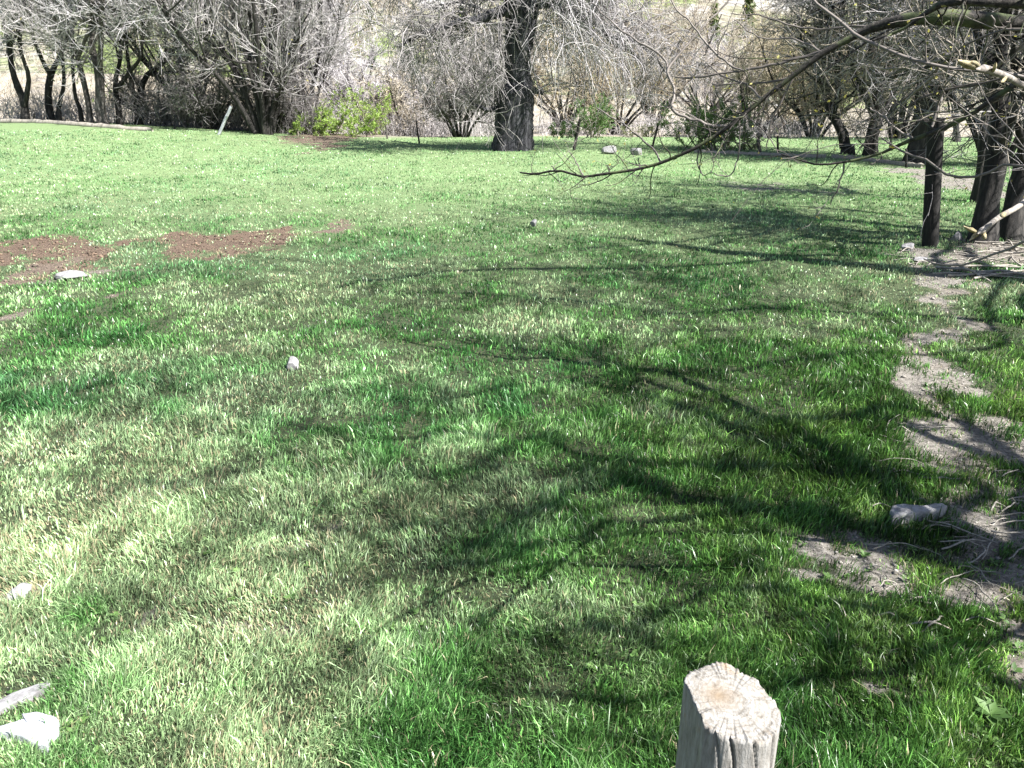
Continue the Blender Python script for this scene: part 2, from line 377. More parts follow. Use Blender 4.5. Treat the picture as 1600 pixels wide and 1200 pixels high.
# ------------------------------------------------------------------ grass (uncountable: one object)
def build_grass():
    q = np.random.default_rng(11)
    px, py, seg = [], [], []
    # candidate roots, thinner on the ground the farther they stand (blades get broader to match)
    N = 960000
    u = q.random(N)
    PY = 184+ (1330-184)*u**1.18
    PX = q.uniform(-260, 1860, N)
    x, y, z = ground_at(PX, PY)
    s = (CAM_H-z)/np.sin(np.arctan2(CAM_H-z, np.hypot(x, y)))
    bare, _ = bare_at(x, y)
    lush = .5*fbm(x, y, 1.1, 201, 4)+.5*fbm(x, y, .42, 202, 3); tuft = fbm(x, y, 0.16, 301, 3); patchy = fbm(x, y, 0.45, 333, 3)
    dry = .6*fbm(x, y, 0.9, 401, 4)+.4*fbm(x, y, .3, 402, 3)
    dry = dry + 0.16*np.exp(-(((x+1.1)/1.3)**2+((y-2.7)/1.1)**2)) + 0.05*sst(0, 3, -x) - 0.10*sst(-.3, 1.5, x)*sst(8, 2, y) 
    dry = dry + 0.05*sst(9, 20, y)
    edge = edge_y(x)
    keep = q.random(N) < np.clip(1.05-1.6*np.clip(bare-.12, 0, 1), 0.06, 1)
    keep |= (bare > .3) & (tuft > .60) & (q.random(N) < .55)
    keep &= (y < edge+q.normal(size=N)*.4) & (y < 33)
    near_st = ((np.abs(x-float(ground_at(1435, 805)[0])) < .16) & (np.abs(y-float(ground_at(1435, 812)[1])) < .07))
    keep &= ~(near_st & (q.random(N) < .75))
    keep &= q.random(N) < np.clip(0.30+2.0*(tuft-.25)+.7*(patchy-.4)+.25*sst(6, 16, y), 0.38, 1)
    x, y, z, s, lush, tuft, dry, bare, patchy = [a[keep] for a in (x, y, z, s, lush, tuft, dry, bare, patchy)]
    n_ = len(x)
    # length and width
    L = (0.012+0.032*np.clip(tuft*0.65+lush*0.55+patchy*.4-0.42, 0, 1)*1.5)*q.lognormal(0, .32, n_)
    L *= (1-.45*bare)*np.clip(1.15-0.9*(dry-.45), .55, 1.3)
    L *= 1-0.18*sst(3, 8, y)
    W = np.maximum(0.0016*q.lognormal(0, .25, n_), s*0.00054*q.lognormal(0, .3, n_))
    az = q.uniform(0, 2*math.pi, n_)
    # neighbours lean together
    wa = 2*math.pi*fbm(x, y, .35, 555, 2)*2
    lean = q.gamma(2.0, .19, n_)
    lx = np.cos(az)*lean+np.cos(wa)*.2; ly = np.sin(az)*lean+np.sin(wa)*.2
    fa = q.uniform(0, math.pi, n_); wxv, wyv = np.cos(fa), np.sin(fa)
    # colour
    mix = np.clip((dry-.47)*4.2+.5+q.normal(size=n_)*.17, 0, 1)[:, None]
    warm = sst(-.5, 2.0, x)[:, None]*sst(7, 3, y)[:, None]
    lushc = np.array([0.040, 0.135, 0.032])+warm*np.array([.035, .035, 0]); midc = np.array([0.105, 0.250, 0.065])+warm*np.array([.07, .05, -.01]); dryc = np.array([0.29, 0.40, 0.205])
    clump = np.clip(.45+(fbm(x, y, .17, 777, 3)-.5)*1.5+.55*fbm(x, y, 1.3, 778, 2)+.25, .42, 1.65)[:, None]
    col = np.where(mix < .5, lushc+(midc-lushc)*mix*2, midc+(dryc-midc)*(mix-.5)*2)
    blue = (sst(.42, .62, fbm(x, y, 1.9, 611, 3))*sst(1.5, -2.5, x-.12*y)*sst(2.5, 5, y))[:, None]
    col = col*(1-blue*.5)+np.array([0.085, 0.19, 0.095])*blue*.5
    straw = q.random(n_) < np.clip(.03+.9*(dry-.52)+.35*bare, .02, .6)
    sc = np.array([0.52, 0.46, 0.29])*q.uniform(.55, 1.15, (n_, 1))
    col = np.where(straw[:, None], sc, col*clump*q.lognormal(0, .52, (n_, 1)))
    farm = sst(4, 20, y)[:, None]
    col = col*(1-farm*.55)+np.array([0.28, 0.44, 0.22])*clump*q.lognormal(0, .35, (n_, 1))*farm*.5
    root = np.stack([x, y, z-.004], 1)
    V = np.empty((n_, 5, 3)); C = np.empty((n_, 5, 3))
    w = np.stack([wxv, wyv, np.zeros(n_)], 1)*W[:, None]
    mid = root+np.stack([lx*.30*L, ly*.30*L, L*.62], 1)
    k = 1/np.sqrt(1+lean*lean*.6)
    tip = root+np.stack([lx*L, ly*L, L*k], 1)
    V[:, 0] = root-w*.8; V[:, 1] = root+w*.8; V[:, 2] = mid+w*.75; V[:, 3] = mid-w*.75; V[:, 4] = tip
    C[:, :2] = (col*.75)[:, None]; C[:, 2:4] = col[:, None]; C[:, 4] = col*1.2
    i = np.arange(n_)[:, None]*5
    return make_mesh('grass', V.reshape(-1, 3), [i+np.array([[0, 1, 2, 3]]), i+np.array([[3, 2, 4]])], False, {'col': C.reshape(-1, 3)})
m, n, l, b = mat('grass_blades')
a = n.new('ShaderNodeAttribute'); a.attribute_name = 'col'
l.new(a.outputs['Color'], b.inputs['Base Color']); b.inputs['Roughness'].default_value = 0.36
b.inputs['Specular IOR Level'].default_value = 0.65
tr = n.new('ShaderNodeBsdfTranslucent'); l.new(a.outputs['Color'], tr.inputs[0])
mxs = n.new('ShaderNodeMixShader'); mxs.inputs[0].default_value = 0.30
l.new(b.outputs[0], mxs.inputs[1]); l.new(tr.outputs[0], mxs.inputs[2]); l.new(mxs.outputs[0], n['Material Output'].inputs[0])
tag(link('grass', build_grass(), m), 'green pasture grass mottled with dry yellow blades', 'grass', kind='stuff')

# ------------------------------------------------------------------ trees
def leaf_cards(q, P, n, size, jit):
    N, K, _ = P.shape
    i = q.integers(0, N, n); k = q.integers(max(0, K//2), K, n)
    c = P[i, k]+q.normal(size=(n, 3))*jit
    a = q.normal(size=(n, 3)); a /= np.linalg.norm(a, axis=1, keepdims=True)
    b_ = np.cross(a, q.normal(size=(n, 3))); b_ /= np.linalg.norm(b_, axis=1, keepdims=True)
    s = (size*q.lognormal(0, .3, n))[:, None]
    V = np.stack([c-a*s, c+b_*s*.5, c+a*s, c-b_*s*.5], 1).reshape(-1, 3)
    F = np.arange(n*4).reshape(-1, 4)
    return V, F, np.repeat(np.clip(q.normal(.5, .25, n), 0, 1), 4)

def bare_tree(name, label, cat, base, limbs, seed, n1=40, n2=400, n3=2500, l1=1.4, l2=.8, l3=.45, r3=.005, up1=.08, up2=.05, up3=.02,
              barkm=None, twigm=None, buds=0, budsize=.02, budm=None, group=None, spread=.7, tone=(.4, 1), K3=4, wob=.16, n0_t=.35, rmin=.008):
    """limbs: list of polylines of (x, y, z, r); the trunk mesh holds trunk and main limbs, the crown mesh every twig"""
    q = np.random.default_rng(seed)
    root = tag(empty(name, base), label, cat, group)
    g = Geo(); Ps, Rs = [], []
    for j, lm in enumerate(limbs):
        P, R = line_tube(g, lm, K=18, S=9, rough=.22, seed=seed*13+j, wob=lm[0][3]*.10)
        Ps.append(P); Rs.append(R)
    P0 = np.concatenate(Ps); R0 = np.concatenate(Rs)
    X, D, r, _ = kids(q, P0, R0, n1, n0_t, 1, spread, .5, .25)
    P1, R1 = grow(q, X, D, l1*q.lognormal(0, .3, n1), np.maximum(np.minimum(r, .045), rmin*1.6), 8, wob, up1, .3)
    V, F = tubes(P1, R1, 5, .15, seed); g.add(V, F)
    g.build('trunk', barkm or M_BARK, root, smooth=False)
    c = Geo()
    X, D, r, _ = kids(q, P1, R1, n2, .1, 1, spread, .6, .1)
    P2, R2 = grow(q, X, D, l2*q.lognormal(0, .35, n2), np.maximum(r, rmin), 6, wob, up2, .45)
    V, F = tubes(P2, R2, 4); c.add(V, F, np.repeat(q.uniform(tone[0]*.2, tone[1]*.6, n2), 24))
    X, D, r, _ = kids(q, P2, R2, n3, .05, 1, spread, .7, .05)
    P3, R3 = grow(q, X, D, l3*q.lognormal(0, .35, n3), np.full(n3, r3)*q.lognormal(0, .25, n3), K3, wob*.8, up3, .5)
    V, F = tubes(P3, R3, 3); c.add(V, F, np.repeat(q.uniform(tone[0], tone[1], n3), 3*K3))
    c.build('crown', twigm or M_TWIG, root)
    if buds:
        L = Geo(); V, F, t = leaf_cards(q, P3, buds, budsize, budsize*1.5); L.add(V, F, t)
        L.build('leaves', budm or M_BUD, root)
    return root, P1, P2, P3

def limb(pix, dist, depth=0.0, base_z=None):
    """pix rows (px, py, width_px) seen at dist metres ahead; depth = drift in metres over its length"""
    out = []; n_ = len(pix)
    for i, (px, py, w) in enumerate(pix):
        d = dist+depth*i/max(1, n_-1); p = at(px, py, d); out.append([*p, .5*w*d/FPX*1.05])
    return out

def ground_limb(pix, dist, depth=0.0):
    o = limb(pix, dist, depth); x, y = o[0][0], o[0][1]; z = float(terrain(x, y))
    while len(o) > 2 and o[1][2] < z+.05: o.pop(0)
    r0 = o[1][3] if len(o) > 1 else o[0][3]; o[0][2] = z-.12; o[0][0] = o[1][0]+.2*(o[0][0]-o[1][0]); x = o[0][0]; o[0][3] = r0*1.6; f = .25/max(.3, o[1][2]-z)
    if f < .9: o.insert(1, [x+(o[1][0]-x)*f, y+(o[1][1]-y)*f, z+.22, r0*1.12])
    return o

def base_of(lm): return (lm[0][0], lm[0][1], float(terrain(lm[0][0], lm[0][1])))

# ---- trees of the left thicket
LT = [
 (24.6, 'leftmost bare tree of the left thicket, forked low with a trunk leaning left', [[(42, 192, 13), (36, 160, 11), (24, 125, 9), (16, 90, 7), (5, 20, 5), (0, -80, 3)], [(38, 165, 8), (44, 120, 6), (30, 70, 5), (40, 0, 4), (50, -90, 2)]]),
 (25.2, 'second bare tree from the left, straight dark trunk forking like a Y', [[(76, 196, 10), (76, 150, 9), (80, 118, 8), (92, 92, 6), (105, 55, 4), (110, -70, 2)], [(79, 120, 6), (62, 85, 5), (50, 50, 4), (44, -40, 2)]]),
 (24.9, 'thin bare stem rising between the Y-forked tree and the leaning pair', [[(98, 198, 7), (92, 178, 7), (92, 168, 6), (100, 130, 5), (96, 60, 3), (104, -60, 2)]]),
 (24.4, 'slender bare tree with a long trunk leaning to the left over the plank edging', [[(146, 205, 9), (138, 165, 8), (128, 115, 8), (115, 70, 6), (100, 20, 4), (95, -90, 3)], [(122, 92, 5), (140, 40, 4), (150, -60, 2)]]),
 (24.8, 'bare twin stem tree just left of the thickest left trunk', [[(134, 200, 9), (125, 170, 6), (118, 150, 5), (112, 60, 4), (118, -60, 2)]]),
 (24.2, 'thickest trunk of the left thicket, grey lit bark, pollarded crown of pale twigs', [[(162, 206, 17), (157, 160, 14), (155, 125, 14), (150, 98, 13), (142, 75, 8), (150, 20, 6), (155, -90, 4)], [(155, 110, 8), (158, 60, 7), (158, 20, 6), (170, -70, 3)]]),
 (24.9, 'bare tree right of the thickest left trunk with a limb reaching up and right', [[(188, 207, 9), (184, 165, 8), (180, 135, 7), (190, 85, 5), (185, 20, 4), (190, -80, 2)], [(181, 140, 6), (205, 110, 5), (220, 85, 4), (225, 0, 2)]]),
 (25.3, 'dark bare tree with a gnarled limb sweeping right towards the fan shaped tree', [[(212, 208, 10), (215, 165, 9), (228, 120, 7), (258, 95, 6), (280, 60, 5), (300, -20, 3)], [(214, 170, 7), (205, 130, 6), (198, 60, 4), (205, -70, 2)], [(236, 118, 5), (268, 112, 4), (300, 112, 3), (320, 80, 2)]]),
]
for i, (d, lab, lms) in enumerate(LT):
    L_ = [ground_limb(lms[0], d, .4)]+[limb(a, d, (-.8, .9, -1.2)[j % 3]) for j, a in enumerate(lms[1:])]
    bare_tree('bare_tree', lab, 'tree', base_of(L_[0]), L_, 100+i, n1=30, n2=260, n3=2300, l1=1.2, l2=.8, l3=.5, r3=.0058, rmin=.007, wob=.12, up1=.14, up2=.10, up3=.05, tone=(.6, 1),
              barkm=M_BARKG if i in (5, 3) else M_BARK, twigm=(M_TWIG, M_TWIGPALE)[i % 2], buds=160 if i in (1, 4, 6) else 0, budsize=.03, group='bare trees of the left thicket')

# ---- fan shaped tree, stems rising from one foot
def fan(label, foot, d, n, spreadx, h, seed, w0=7, twigm=M_TWIG, n2=900, n3=5200, name='bare_tree', barkm=None, buds=0, budm=None, **kw):
    q = np.random.default_rng(seed); L_ = []
    bx, by, bz = ground_at(*foot); b = at(foot[0], foot[1], d); zg = float(terrain(b[0], d))
    for j in range(n):
        a = (j/(n-1)-.5)*2+q.normal()*.06; hh = h*q.uniform(.8, 1.1); dy = q.normal()*spreadx*.45
        X0 = b[0]+a*.18; r = w0*.5*d/FPX*q.uniform(.7, 1.1)
        L_.append([[X0, d+dy*.05, zg-.1, r], [X0+a*spreadx*.2, d+dy*.2, zg+hh*.22, r*.85], [X0+a*spreadx*.6, d+dy*.6, zg+hh*.5, r*.6], [X0+a*spreadx*.95, d+dy, zg+hh, r*.25]])
    return bare_tree(name, label, kw.pop('cat', 'tree'), (b[0], d, zg), L_, seed, n2=n2, n3=n3, twigm=twigm, barkm=barkm, buds=buds, budm=budm, **kw)
fan('broad fan shaped bare tree with many upright stems beside the leaning white post', (412, 208), 24.0, 13, 2.5, 6.2, 301, 8, n1=110, l1=1.7, l2=.9, l3=.55, r3=.006, rmin=.009, up1=.16, up2=.12, up3=.09, spread=.40, buds=900, n0_t=.15, n2=1300, n3=8500, tone=(.5, 1), barkm=M_BARK, twigm=M_TWIG)
fan('grey bare shrub tree right behind the broad fan shaped tree', (478, 206), 26.5, 8, 1.8, 5.2, 302, 6, n1=60, l1=1.3, l2=.8, l3=.5, r3=.008, rmin=.011, up1=.14, up2=.08, spread=.45, twigm=M_TWIGPALE, n2=800, n3=4500, n0_t=.15)
fan('bare bushy tree between the left thicket and the broad fan shaped tree', (300, 208), 26.5, 9, 2.2, 6.0, 303, 6, tone=(.4, 1), n1=90, l1=1.4, l2=.8, l3=.5, r3=.008, rmin=.011, up1=.14, up2=.08, spread=.5, twigm=M_TWIG, n2=520, n3=3400, n0_t=.15, buds=500)
fan('dark brambly shrub at the foot of the left thicket behind the white post', (330, 209), 24.6, 9, 1.1, 1.6, 304, 4, n1=60, l1=.6, l2=.4, l3=.25, r3=.006, rmin=.007, spread=.7, twigm=M_TWIG, buds=700, budsize=.02, budm=M_LEAFDARK, n2=500, n3=2500, n0_t=.1, tone=(0, .45), name='shrub', cat='shrub')
fan('low dark scrub under the fan shaped tree, left of the bright green bush', (430, 208), 24.8, 9, 1.2, 1.5, 305, 4, n1=60, l1=.6, l2=.4, l3=.25, r3=.006, rmin=.007, spread=.7, twigm=M_TWIG, n2=500, n3=2500, n0_t=.1, tone=(0, .4), name='shrub', cat='shrub')
fan('low brambly shrub between the trunks right of the thickest left trunk', (245, 208), 25.6, 8, 1.2, 1.5, 306, 4, n1=60, l1=.6, l2=.4, l3=.25, r3=.006, rmin=.007, spread=.7, twigm=M_TWIG, buds=500, budsize=.02, budm=M_LEAFMID, n2=400, n3=2200, n0_t=.1, tone=(.1, .6), name='shrub', cat='shrub')

# ---- the old pollard willow
WD = 21.0
wl_ = [
 [(799, 250, 70), (800, 236, 62), (802, 215, 54), (804, 190, 52), (806, 160, 50), (806, 140, 46), (812, 128, 32)],
 [(808, 165, 40), (812, 140, 36), (808, 100, 33), (812, 60, 38), (816, 20, 42), (822, -20, 38), (840, -90, 24), (850, -180, 12)],
 [(818, 30, 22), (800, -5, 20), (780, -50, 14), (760, -130, 8)],
 [(812, 20, 15), (785, 18, 15), (750, 30, 12), (715, 34, 9), (680, 45, 8), (650, 58, 6), (625, 72, 4)],
 [(745, 31, 6), (715, 45, 5), (695, 62, 3), (685, 75, 2)],
 [(826, 5, 17), (860, 2, 14), (895, 20, 12), (925, 38, 10), (955, 60, 9), (985, 80, 6), (1010, 110, 2)],
 [(955, 60, 5), (985, 62, 4), (1020, 85, 3), (1040, 110, 2)],
 [(783, 170, 10), (765, 171, 7), (748, 167, 5), (735, 158, 3)],
 [(826, 138, 8), (838, 141, 6), (845, 147, 4), (848, 138, 2)],
 [(835, -10, 15), (880, -40, 10), (930, -60, 8), (990, -70, 5)],
 [(815, -20, 13), (760, -40, 9), (700, -50, 7), (640, -45, 5), (600, -20, 3)],
]
def willow():
    q = np.random.default_rng(500); base = at(800, 236, WD); bz = float(terrain(base[0], WD))
    root = tag(empty('willow_tree', (base[0], WD, bz)), 'massive old pollard willow with dark furrowed trunk and pale drooping twigs', 'tree')
    g = Geo(); Ps, Rs = [], []
    for j, a in enumerate(wl_):
        lm = limb(a, WD, (0, .1, -.8, -1.5, -1, 1.4, .6, -.3, .2, -1, 1)[j])
        if j == 0: lm[0][2] = bz-.3
        if j < 2:
            c = smooth_line(lm, 40); th = np.arange(36)*2*math.pi/36
            V = np.empty((40, 36, 3))
            for k in range(40):
                r = c[k, 3]*(1+.055*np.sin(5*th+.6*math.sin(k*.21))+.035*np.sin(11*th+k*.05)+.02*np.sin(23*th+k*.1)+.025*q.normal(size=36))
                V[k] = np.stack([c[k, 0]+r*np.cos(th), c[k, 1]+r*np.sin(th)*.9, np.full(36, c[k, 2])+.01*q.normal(size=36)], 1)
            idx = np.arange(40*36).reshape(40, 36); A = idx[:-1]; B = idx[1:]
            F = np.stack([A, np.roll(A, -1, 1), np.roll(B, -1, 1), B], -1).reshape(-1, 4); g.add(V.reshape(-1, 3), F)
            if j == 0:   # shoulder of the pollard: close the top
                t = c[-1]; g.add(np.vstack([V[-1], [[t[0], t[1], t[2]+.12]]]), np.stack([np.arange(36), np.roll(np.arange(36), -1), np.full(36, 36)], 1))
            Ps.append(c[None, ::2, :3][:, :18]); Rs.append(c[None, ::2, 3][:, :18])
            continue
        P, R = line_tube(g, lm, K=18, S=10, rough=.25, seed=510+j, wob=.03); Ps.append(P); Rs.append(R)
    g.build('trunk', M_WILLOW, root)
    P0 = np.concatenate(Ps[2:]); R0 = np.concatenate(Rs[2:])
    br = Geo()
    X, D, r, _ = kids(q, P0, R0, 150, .05, 1, .8, .4, .2)
    P1, R1 = grow(q, X, D, 1.3*q.lognormal(0, .3, 150), np.clip(r*.5, .012, .035), 8, .22, -.03, .35)
    V, F = tubes(P1, R1, 5, .15); br.add(V, F, .15)
    X, D, r, _ = kids(q, P1, R1, 1100, .1, 1, .8, .5, 0)
    P2, R2 = grow(q, X, D, .75*q.lognormal(0, .35, 1100), np.full(1100, .011), 6, .2, -.10, .5)
    V, F = tubes(P2, R2, 4); br.add(V, F, np.repeat(q.uniform(.1, .5, 1100), 24))
    X, D, r, _ = kids(q, P2, R2, 4200, .05, 1, .7, .5, -.2)
    P3, R3 = grow(q, X, D, .5*q.lognormal(0, .35, 4200), np.full(4200, .0068), 5, .18, -.16, .5)
    V, F = tubes(P3, R3, 3); br.add(V, F, np.repeat(q.uniform(0, .7, 4200), 15))
    br.build('crown', M_TWIG, root)
    # weeping pale shoots on the right of the trunk
    w = Geo(); n_ = 1000
    X = np.stack([base[0]+q.uniform(.6, 2.7, n_)**1.0, WD+q.normal(size=n_)*.8, q.uniform(2.4, 5.2, n_)-.12*0], 1)
    X[:, 2] -= .25*np.clip(X[:, 0]-base[0]-1.4, 0, 3)
    D = np.stack([q.normal(size=n_)*.7+.3, q.normal(size=n_)*.6, q.normal(size=n_)*.4+.1], 1)
    P, R = grow(q, X, D, q.uniform(.7, 1.7, n_), np.full(n_, .009), 9, .16, -.26, .5)
    V, F = tubes(P, R, 3); w.add(V, F, np.repeat(q.uniform(.05, .8, n_), 27))
    n_ = 30
    X = np.stack([base[0]+q.normal(size=n_)*.35+.1, WD-.45+q.normal(size=n_)*.2, q.uniform(1.5, 4.5, n_)], 1)
    D = np.stack([q.normal(size=n_), -np.abs(q.normal(size=n_)), q.normal(size=n_)*.5], 1)
    P, R = grow(q, X, D, q.uniform(.3, .9, n_), np.full(n_, .007), 7, .2, -.2, .5)
    V, F = tubes(P, R, 3); w.add(V, F, np.repeat(q.uniform(.2, .9, n_), 21))
    w.build('hanging_shoots', M_TWIGPALE, root)
willow()

# ---- trees of the right row
RT = [
 (19.8, 'slim dark tree leaning left then forking upright, first of the right row', [[(1326, 262, 17), (1322, 235, 15), (1316, 205, 13), (1302, 185, 12), (1294, 165, 12), (1288, 130, 9), (1287, 90, 8), (1282, 20, 5), (1290, -70, 3)], [(1300, 180, 9), (1309, 150, 8), (1308, 110, 7), (1312, 60, 5), (1325, -40, 3)]]),
 (19.4, 'dark tree with a swollen fork and a limb bent left, second of the right row', [[(1362, 262, 26), (1360, 240, 22), (1364, 200, 17), (1372, 165, 15), (1366, 120, 14), (1362, 60, 10), (1368, -60, 5)], [(1364, 180, 9), (1354, 155, 9), (1340, 130, 6), (1330, 95, 5), (1322, 40, 3)], [(1370, 200, 8), (1384, 170, 6), (1400, 130, 5), (1410, 40, 3)]]),
 (17.5, 'thick dark trunk with grey flank leaning right, third of the right row', [[(1432, 258, 28), (1436, 225, 26), (1444, 185, 28), (1450, 150, 30), (1448, 100, 18), (1452, 20, 12), (1460, -80, 6)], [(1452, 150, 14), (1476, 120, 10), (1490, 60, 8), (1500, -50, 4)]]),
 (24.0, 'thin dark far tree standing in the bright grass gap right of the dark post', [[(1495, 238, 9), (1494, 210, 8), (1492, 170, 7), (1488, 110, 5), (1492, 0, 3)]]),
 (11.5, 'dark trunk with a grey sunlit left flank, standing behind the leaning pair', [[(1534, 330, 20), (1533, 270, 19), (1536, 220, 17), (1545, 160, 15), (1550, 90, 12), (1556, -20, 9), (1560, -150, 5)]]),
 (8.6, 'large near trunk leaning right at the right edge, the left one of the pair', [[(1532, 384, 34), (1541, 335, 35), (1550, 280, 34), (1560, 215, 30), (1566, 160, 27), (1562, 100, 22), (1575, 0, 17), (1590, -180, 11), (1600, -420, 6)], [(1556, 235, 15), (1580, 190, 13), (1610, 120, 10), (1650, 0, 7)], [(1565, 130, 14), (1530, 60, 11), (1490, -40, 8), (1450, -180, 5)]]),
 (8.9, 'large near trunk at the right edge, the right one of the pair', [[(1570, 384, 34), (1580, 335, 35), (1594, 270, 36), (1612, 200, 30), (1625, 100, 24), (1640, -50, 16), (1660, -250, 9)], [(1600, 255, 14), (1590, 190, 10), (1582, 100, 8), (1590, 0, 5)]]),
]
for i, (d, lab, lms) in enumerate(RT):
    L_ = [ground_limb(lms[0], d, .3)]+[limb(a, d, (-.7, .8)[j % 2]) for j, a in enumerate(lms[1:])]
    near = d < 12
    if near:
        for a_ in L_:
            for r_ in a_: r_[3] *= .86
    bare_tree('bare_tree', lab, 'tree', base_of(L_[0]), L_, 600+i, n1=(46, 40)[near], n2=(420, 420)[near], n3=(2300, 2600)[near], l1=(1.3, 1.5)[near], l2=.75, l3=(.42, .36)[near],
              r3=(.006, .0032)[near], rmin=(.008, .005)[near], barkm=M_BARK, twigm=(M_TWIG, M_TWIGTAN)[i % 2], group='bare trees of the right row', buds=(60, 90)[near], budsize=.02, spread=.85, tone=(.05, .8), up1=.03, up2=0, wob=.2)

# more of the row beyond and outside the frame, whose crowns fill the top right and whose shade falls on the field
fan('bare brushy tree filling the gap above the pale lane behind the right row', (1400, 240), 26, 8, 2.2, 5.5, 701, 7, n1=90, l1=1.3, l2=.8, l3=.5, r3=.008, rmin=.011, spread=.6, n2=900, n3=5000, n0_t=.15, tone=(.05, .7), twigm=M_TWIGTAN)
fan('dense dark bare tree farthest right behind the leaning pair', (1560, 255), 17, 9, 2.4, 5.0, 702, 8, n1=110, l1=1.2, l2=.7, l3=.4, r3=.006, rmin=.008, spread=.7, n2=1100, n3=6000, n0_t=.1, tone=(0, .9), twigm=M_TWIG)
fan('bare tree with ochre buds behind the fork of the first right row tree', (1270, 232), 29, 9, 2.4, 3.2, 703, 5, n1=90, l1=.9, l2=.6, l3=.4, r3=.008, rmin=.009, spread=.6, n2=800, n3=4200, n0_t=.15, twigm=M_TWIGORANGE, buds=500, budm=M_BUD, budsize=.03)

# ---- small trees and shrubs of the middle distance
MID = [
 ((720, 219), 27.5, 7, 1.5, 2.6, M_TWIG, 'small dark forked bare tree standing left of the pollard willow', 'bare_tree', 'tree', (0, .6)),
 ((640, 216), 30, 9, 1.5, 1.9, M_TWIGTAN, 'tan bare thicket bush behind the thin leaning stake', 'shrub', 'shrub', (.3, 1)),
 ((680, 217), 33, 9, 1.8, 2.6, M_TWIG, 'pale grey bare bush between the thin stake and the small forked tree', 'shrub', 'shrub', (.3, 1)),
 ((585, 210), 31, 9, 1.5, 2.0, M_TWIGPALE, 'pale bare bush rising right of the bright green bush', 'shrub', 'shrub', (.2, .9)),
 ((760, 216), 34, 8, 1.4, 3.4, M_TWIG, 'grey bare bush showing just left of the willow trunk', 'shrub', 'shrub', (.1, .8)),
 ((880, 205), 38, 10, 2.4, 3.4, M_TWIGORANGE, 'ochre bare bush right of the willow, behind the small green shrub', 'shrub', 'shrub', (.2, .9)),
 ((965, 208), 33, 9, 2.2, 3.2, M_TWIGORANGE, 'ochre twiggy tree with dark stems above the two pale rocks', 'bare_tree', 'tree', (.1, .9)),
 ((1020, 206), 40, 10, 2.6, 4.6, M_TWIGTAN, 'tan bare bush far behind, right of the ochre twiggy tree', 'shrub', 'shrub', (.3, 1)),
 ((1180, 225), 31, 10, 1.8, 2.6, M_TWIGTAN, 'tan scrub bush right of the dark green hedge bush', 'shrub', 'shrub', (.2, .9)),
 ((1235, 226), 34, 9, 1.9, 3.2, M_TWIGORANGE, 'ochre scrub bush left of the first right row tree', 'shrub', 'shrub', (.2, .9)),
 ((1100, 210), 43, 10, 2.8, 4.0, M_TWIGPALE, 'pale grey bare bush high behind the dark green hedge bush', 'shrub', 'shrub', (.2, .9)),
 ((520, 200), 36, 9, 2.0, 3.6, M_TWIGPALE, 'pale bare tree rising behind the bright green bush', 'bare_tree', 'tree', (.2, .9)),
]
for i, (ft, d, n_, sp, h, tm, lab, nm_o, ct, tn) in enumerate(MID):
    fan(lab, ft, d, n_, sp, h, 800+i, 5, n1=70, l1=h*.26, l2=h*.17, l3=h*.11, r3=.009, rmin=.010, spread=.55, n2=560, n3=3000, n0_t=.15, twigm=tm, tone=tn, name=nm_o, cat=ct, up1=.1, up2=.05,
        buds=(250 if i in (5, 6, 9) else 60), budm=M_BUD, budsize=.035)

def leafy(name, label, foot, d, w, h, n_, lm, size, seed, stems=9, stemm=None):
    """shrub of many leaf faces clumped through its volume, on stems"""
    q = np.random.default_rng(seed); b = at(foot[0], foot[1], d); zg = float(terrain(b[0], d))
    root = tag(empty(name, (b[0], d, zg)), label, 'shrub')
    g = Geo()
    P0 = np.tile([[b[0], d, zg-.05]], (stems, 1))+q.normal(size=(stems, 3))*[w*.22, w*.15, 0]
    D = q.normal(size=(stems, 3))*[w*.5, w*.4, 0]; D[:, 2] = h
    P, R = grow(q, P0, D, h*q.uniform(.7, 1.05, stems), np.full(stems, .02), 9, .08, .02, .3)
    V, F = tubes(P, R, 5); g.add(V, F, .3)
    X, D, r, _ = kids(q, P, R, stems*26, .12, 1, .8, .3, .15)
    P2, R2 = grow(q, X, D, h*.22*q.lognormal(0, .3, len(X)), np.full(len(X), .007), 6, .15, .05, .5)
    V, F = tubes(P2, R2, 3); g.add(V, F, .4)
    tag(g.build('branches', stemm or M_TWIGTAN, root), kind='stuff')
    L = Geo(); V, F, t = leaf_cards(q, P2, n_, size, size*1.3)
    L.add(V, F, t); L.build('leaves', lm, root)
leafy('shrub', 'bright yellow green leafy bush beside the tan bare earth at the field edge', (500, 209), 25.2, 2.9, .95, 20000, M_LEAFBRIGHT, .020, 901, 14)
leafy('shrub', 'fresh green sprays hanging over the pale twigs right of the fan shaped tree', (575, 206), 27.5, 2.0, 1.5, 5000, M_LEAFBRIGHT, .024, 902, 9)
leafy('shrub', 'upright green shrub standing right of the willow with a bare stick before it', (924, 220), 27, 1.0, 1.3, 15000, M_LEAFGREEN, .017, 903, 10)
leafy('shrub', 'low dark round bush left of the upright green shrub', (880, 218), 28, .7, .55, 1800, M_LEAFDARK, .024, 904, 7)
leafy('shrub', 'dense dark green hedge bush behind the pale edging, right of centre', (1118, 240), 20.9, 1.5, 1.3, 24000, M_LEAFGREEN, .016, 905, 16)
leafy('shrub', 'low dark scrub right of the dense hedge bush against the pale edging', (1165, 241), 21, .9, .5, 1500, M_LEAFMID, .018, 906, 8)
leafy('shrub', 'low brown scrub under the ochre twiggy tree', (1010, 216), 30, 1.2, .6, 1300, M_LEAFMID, .022, 907, 8)

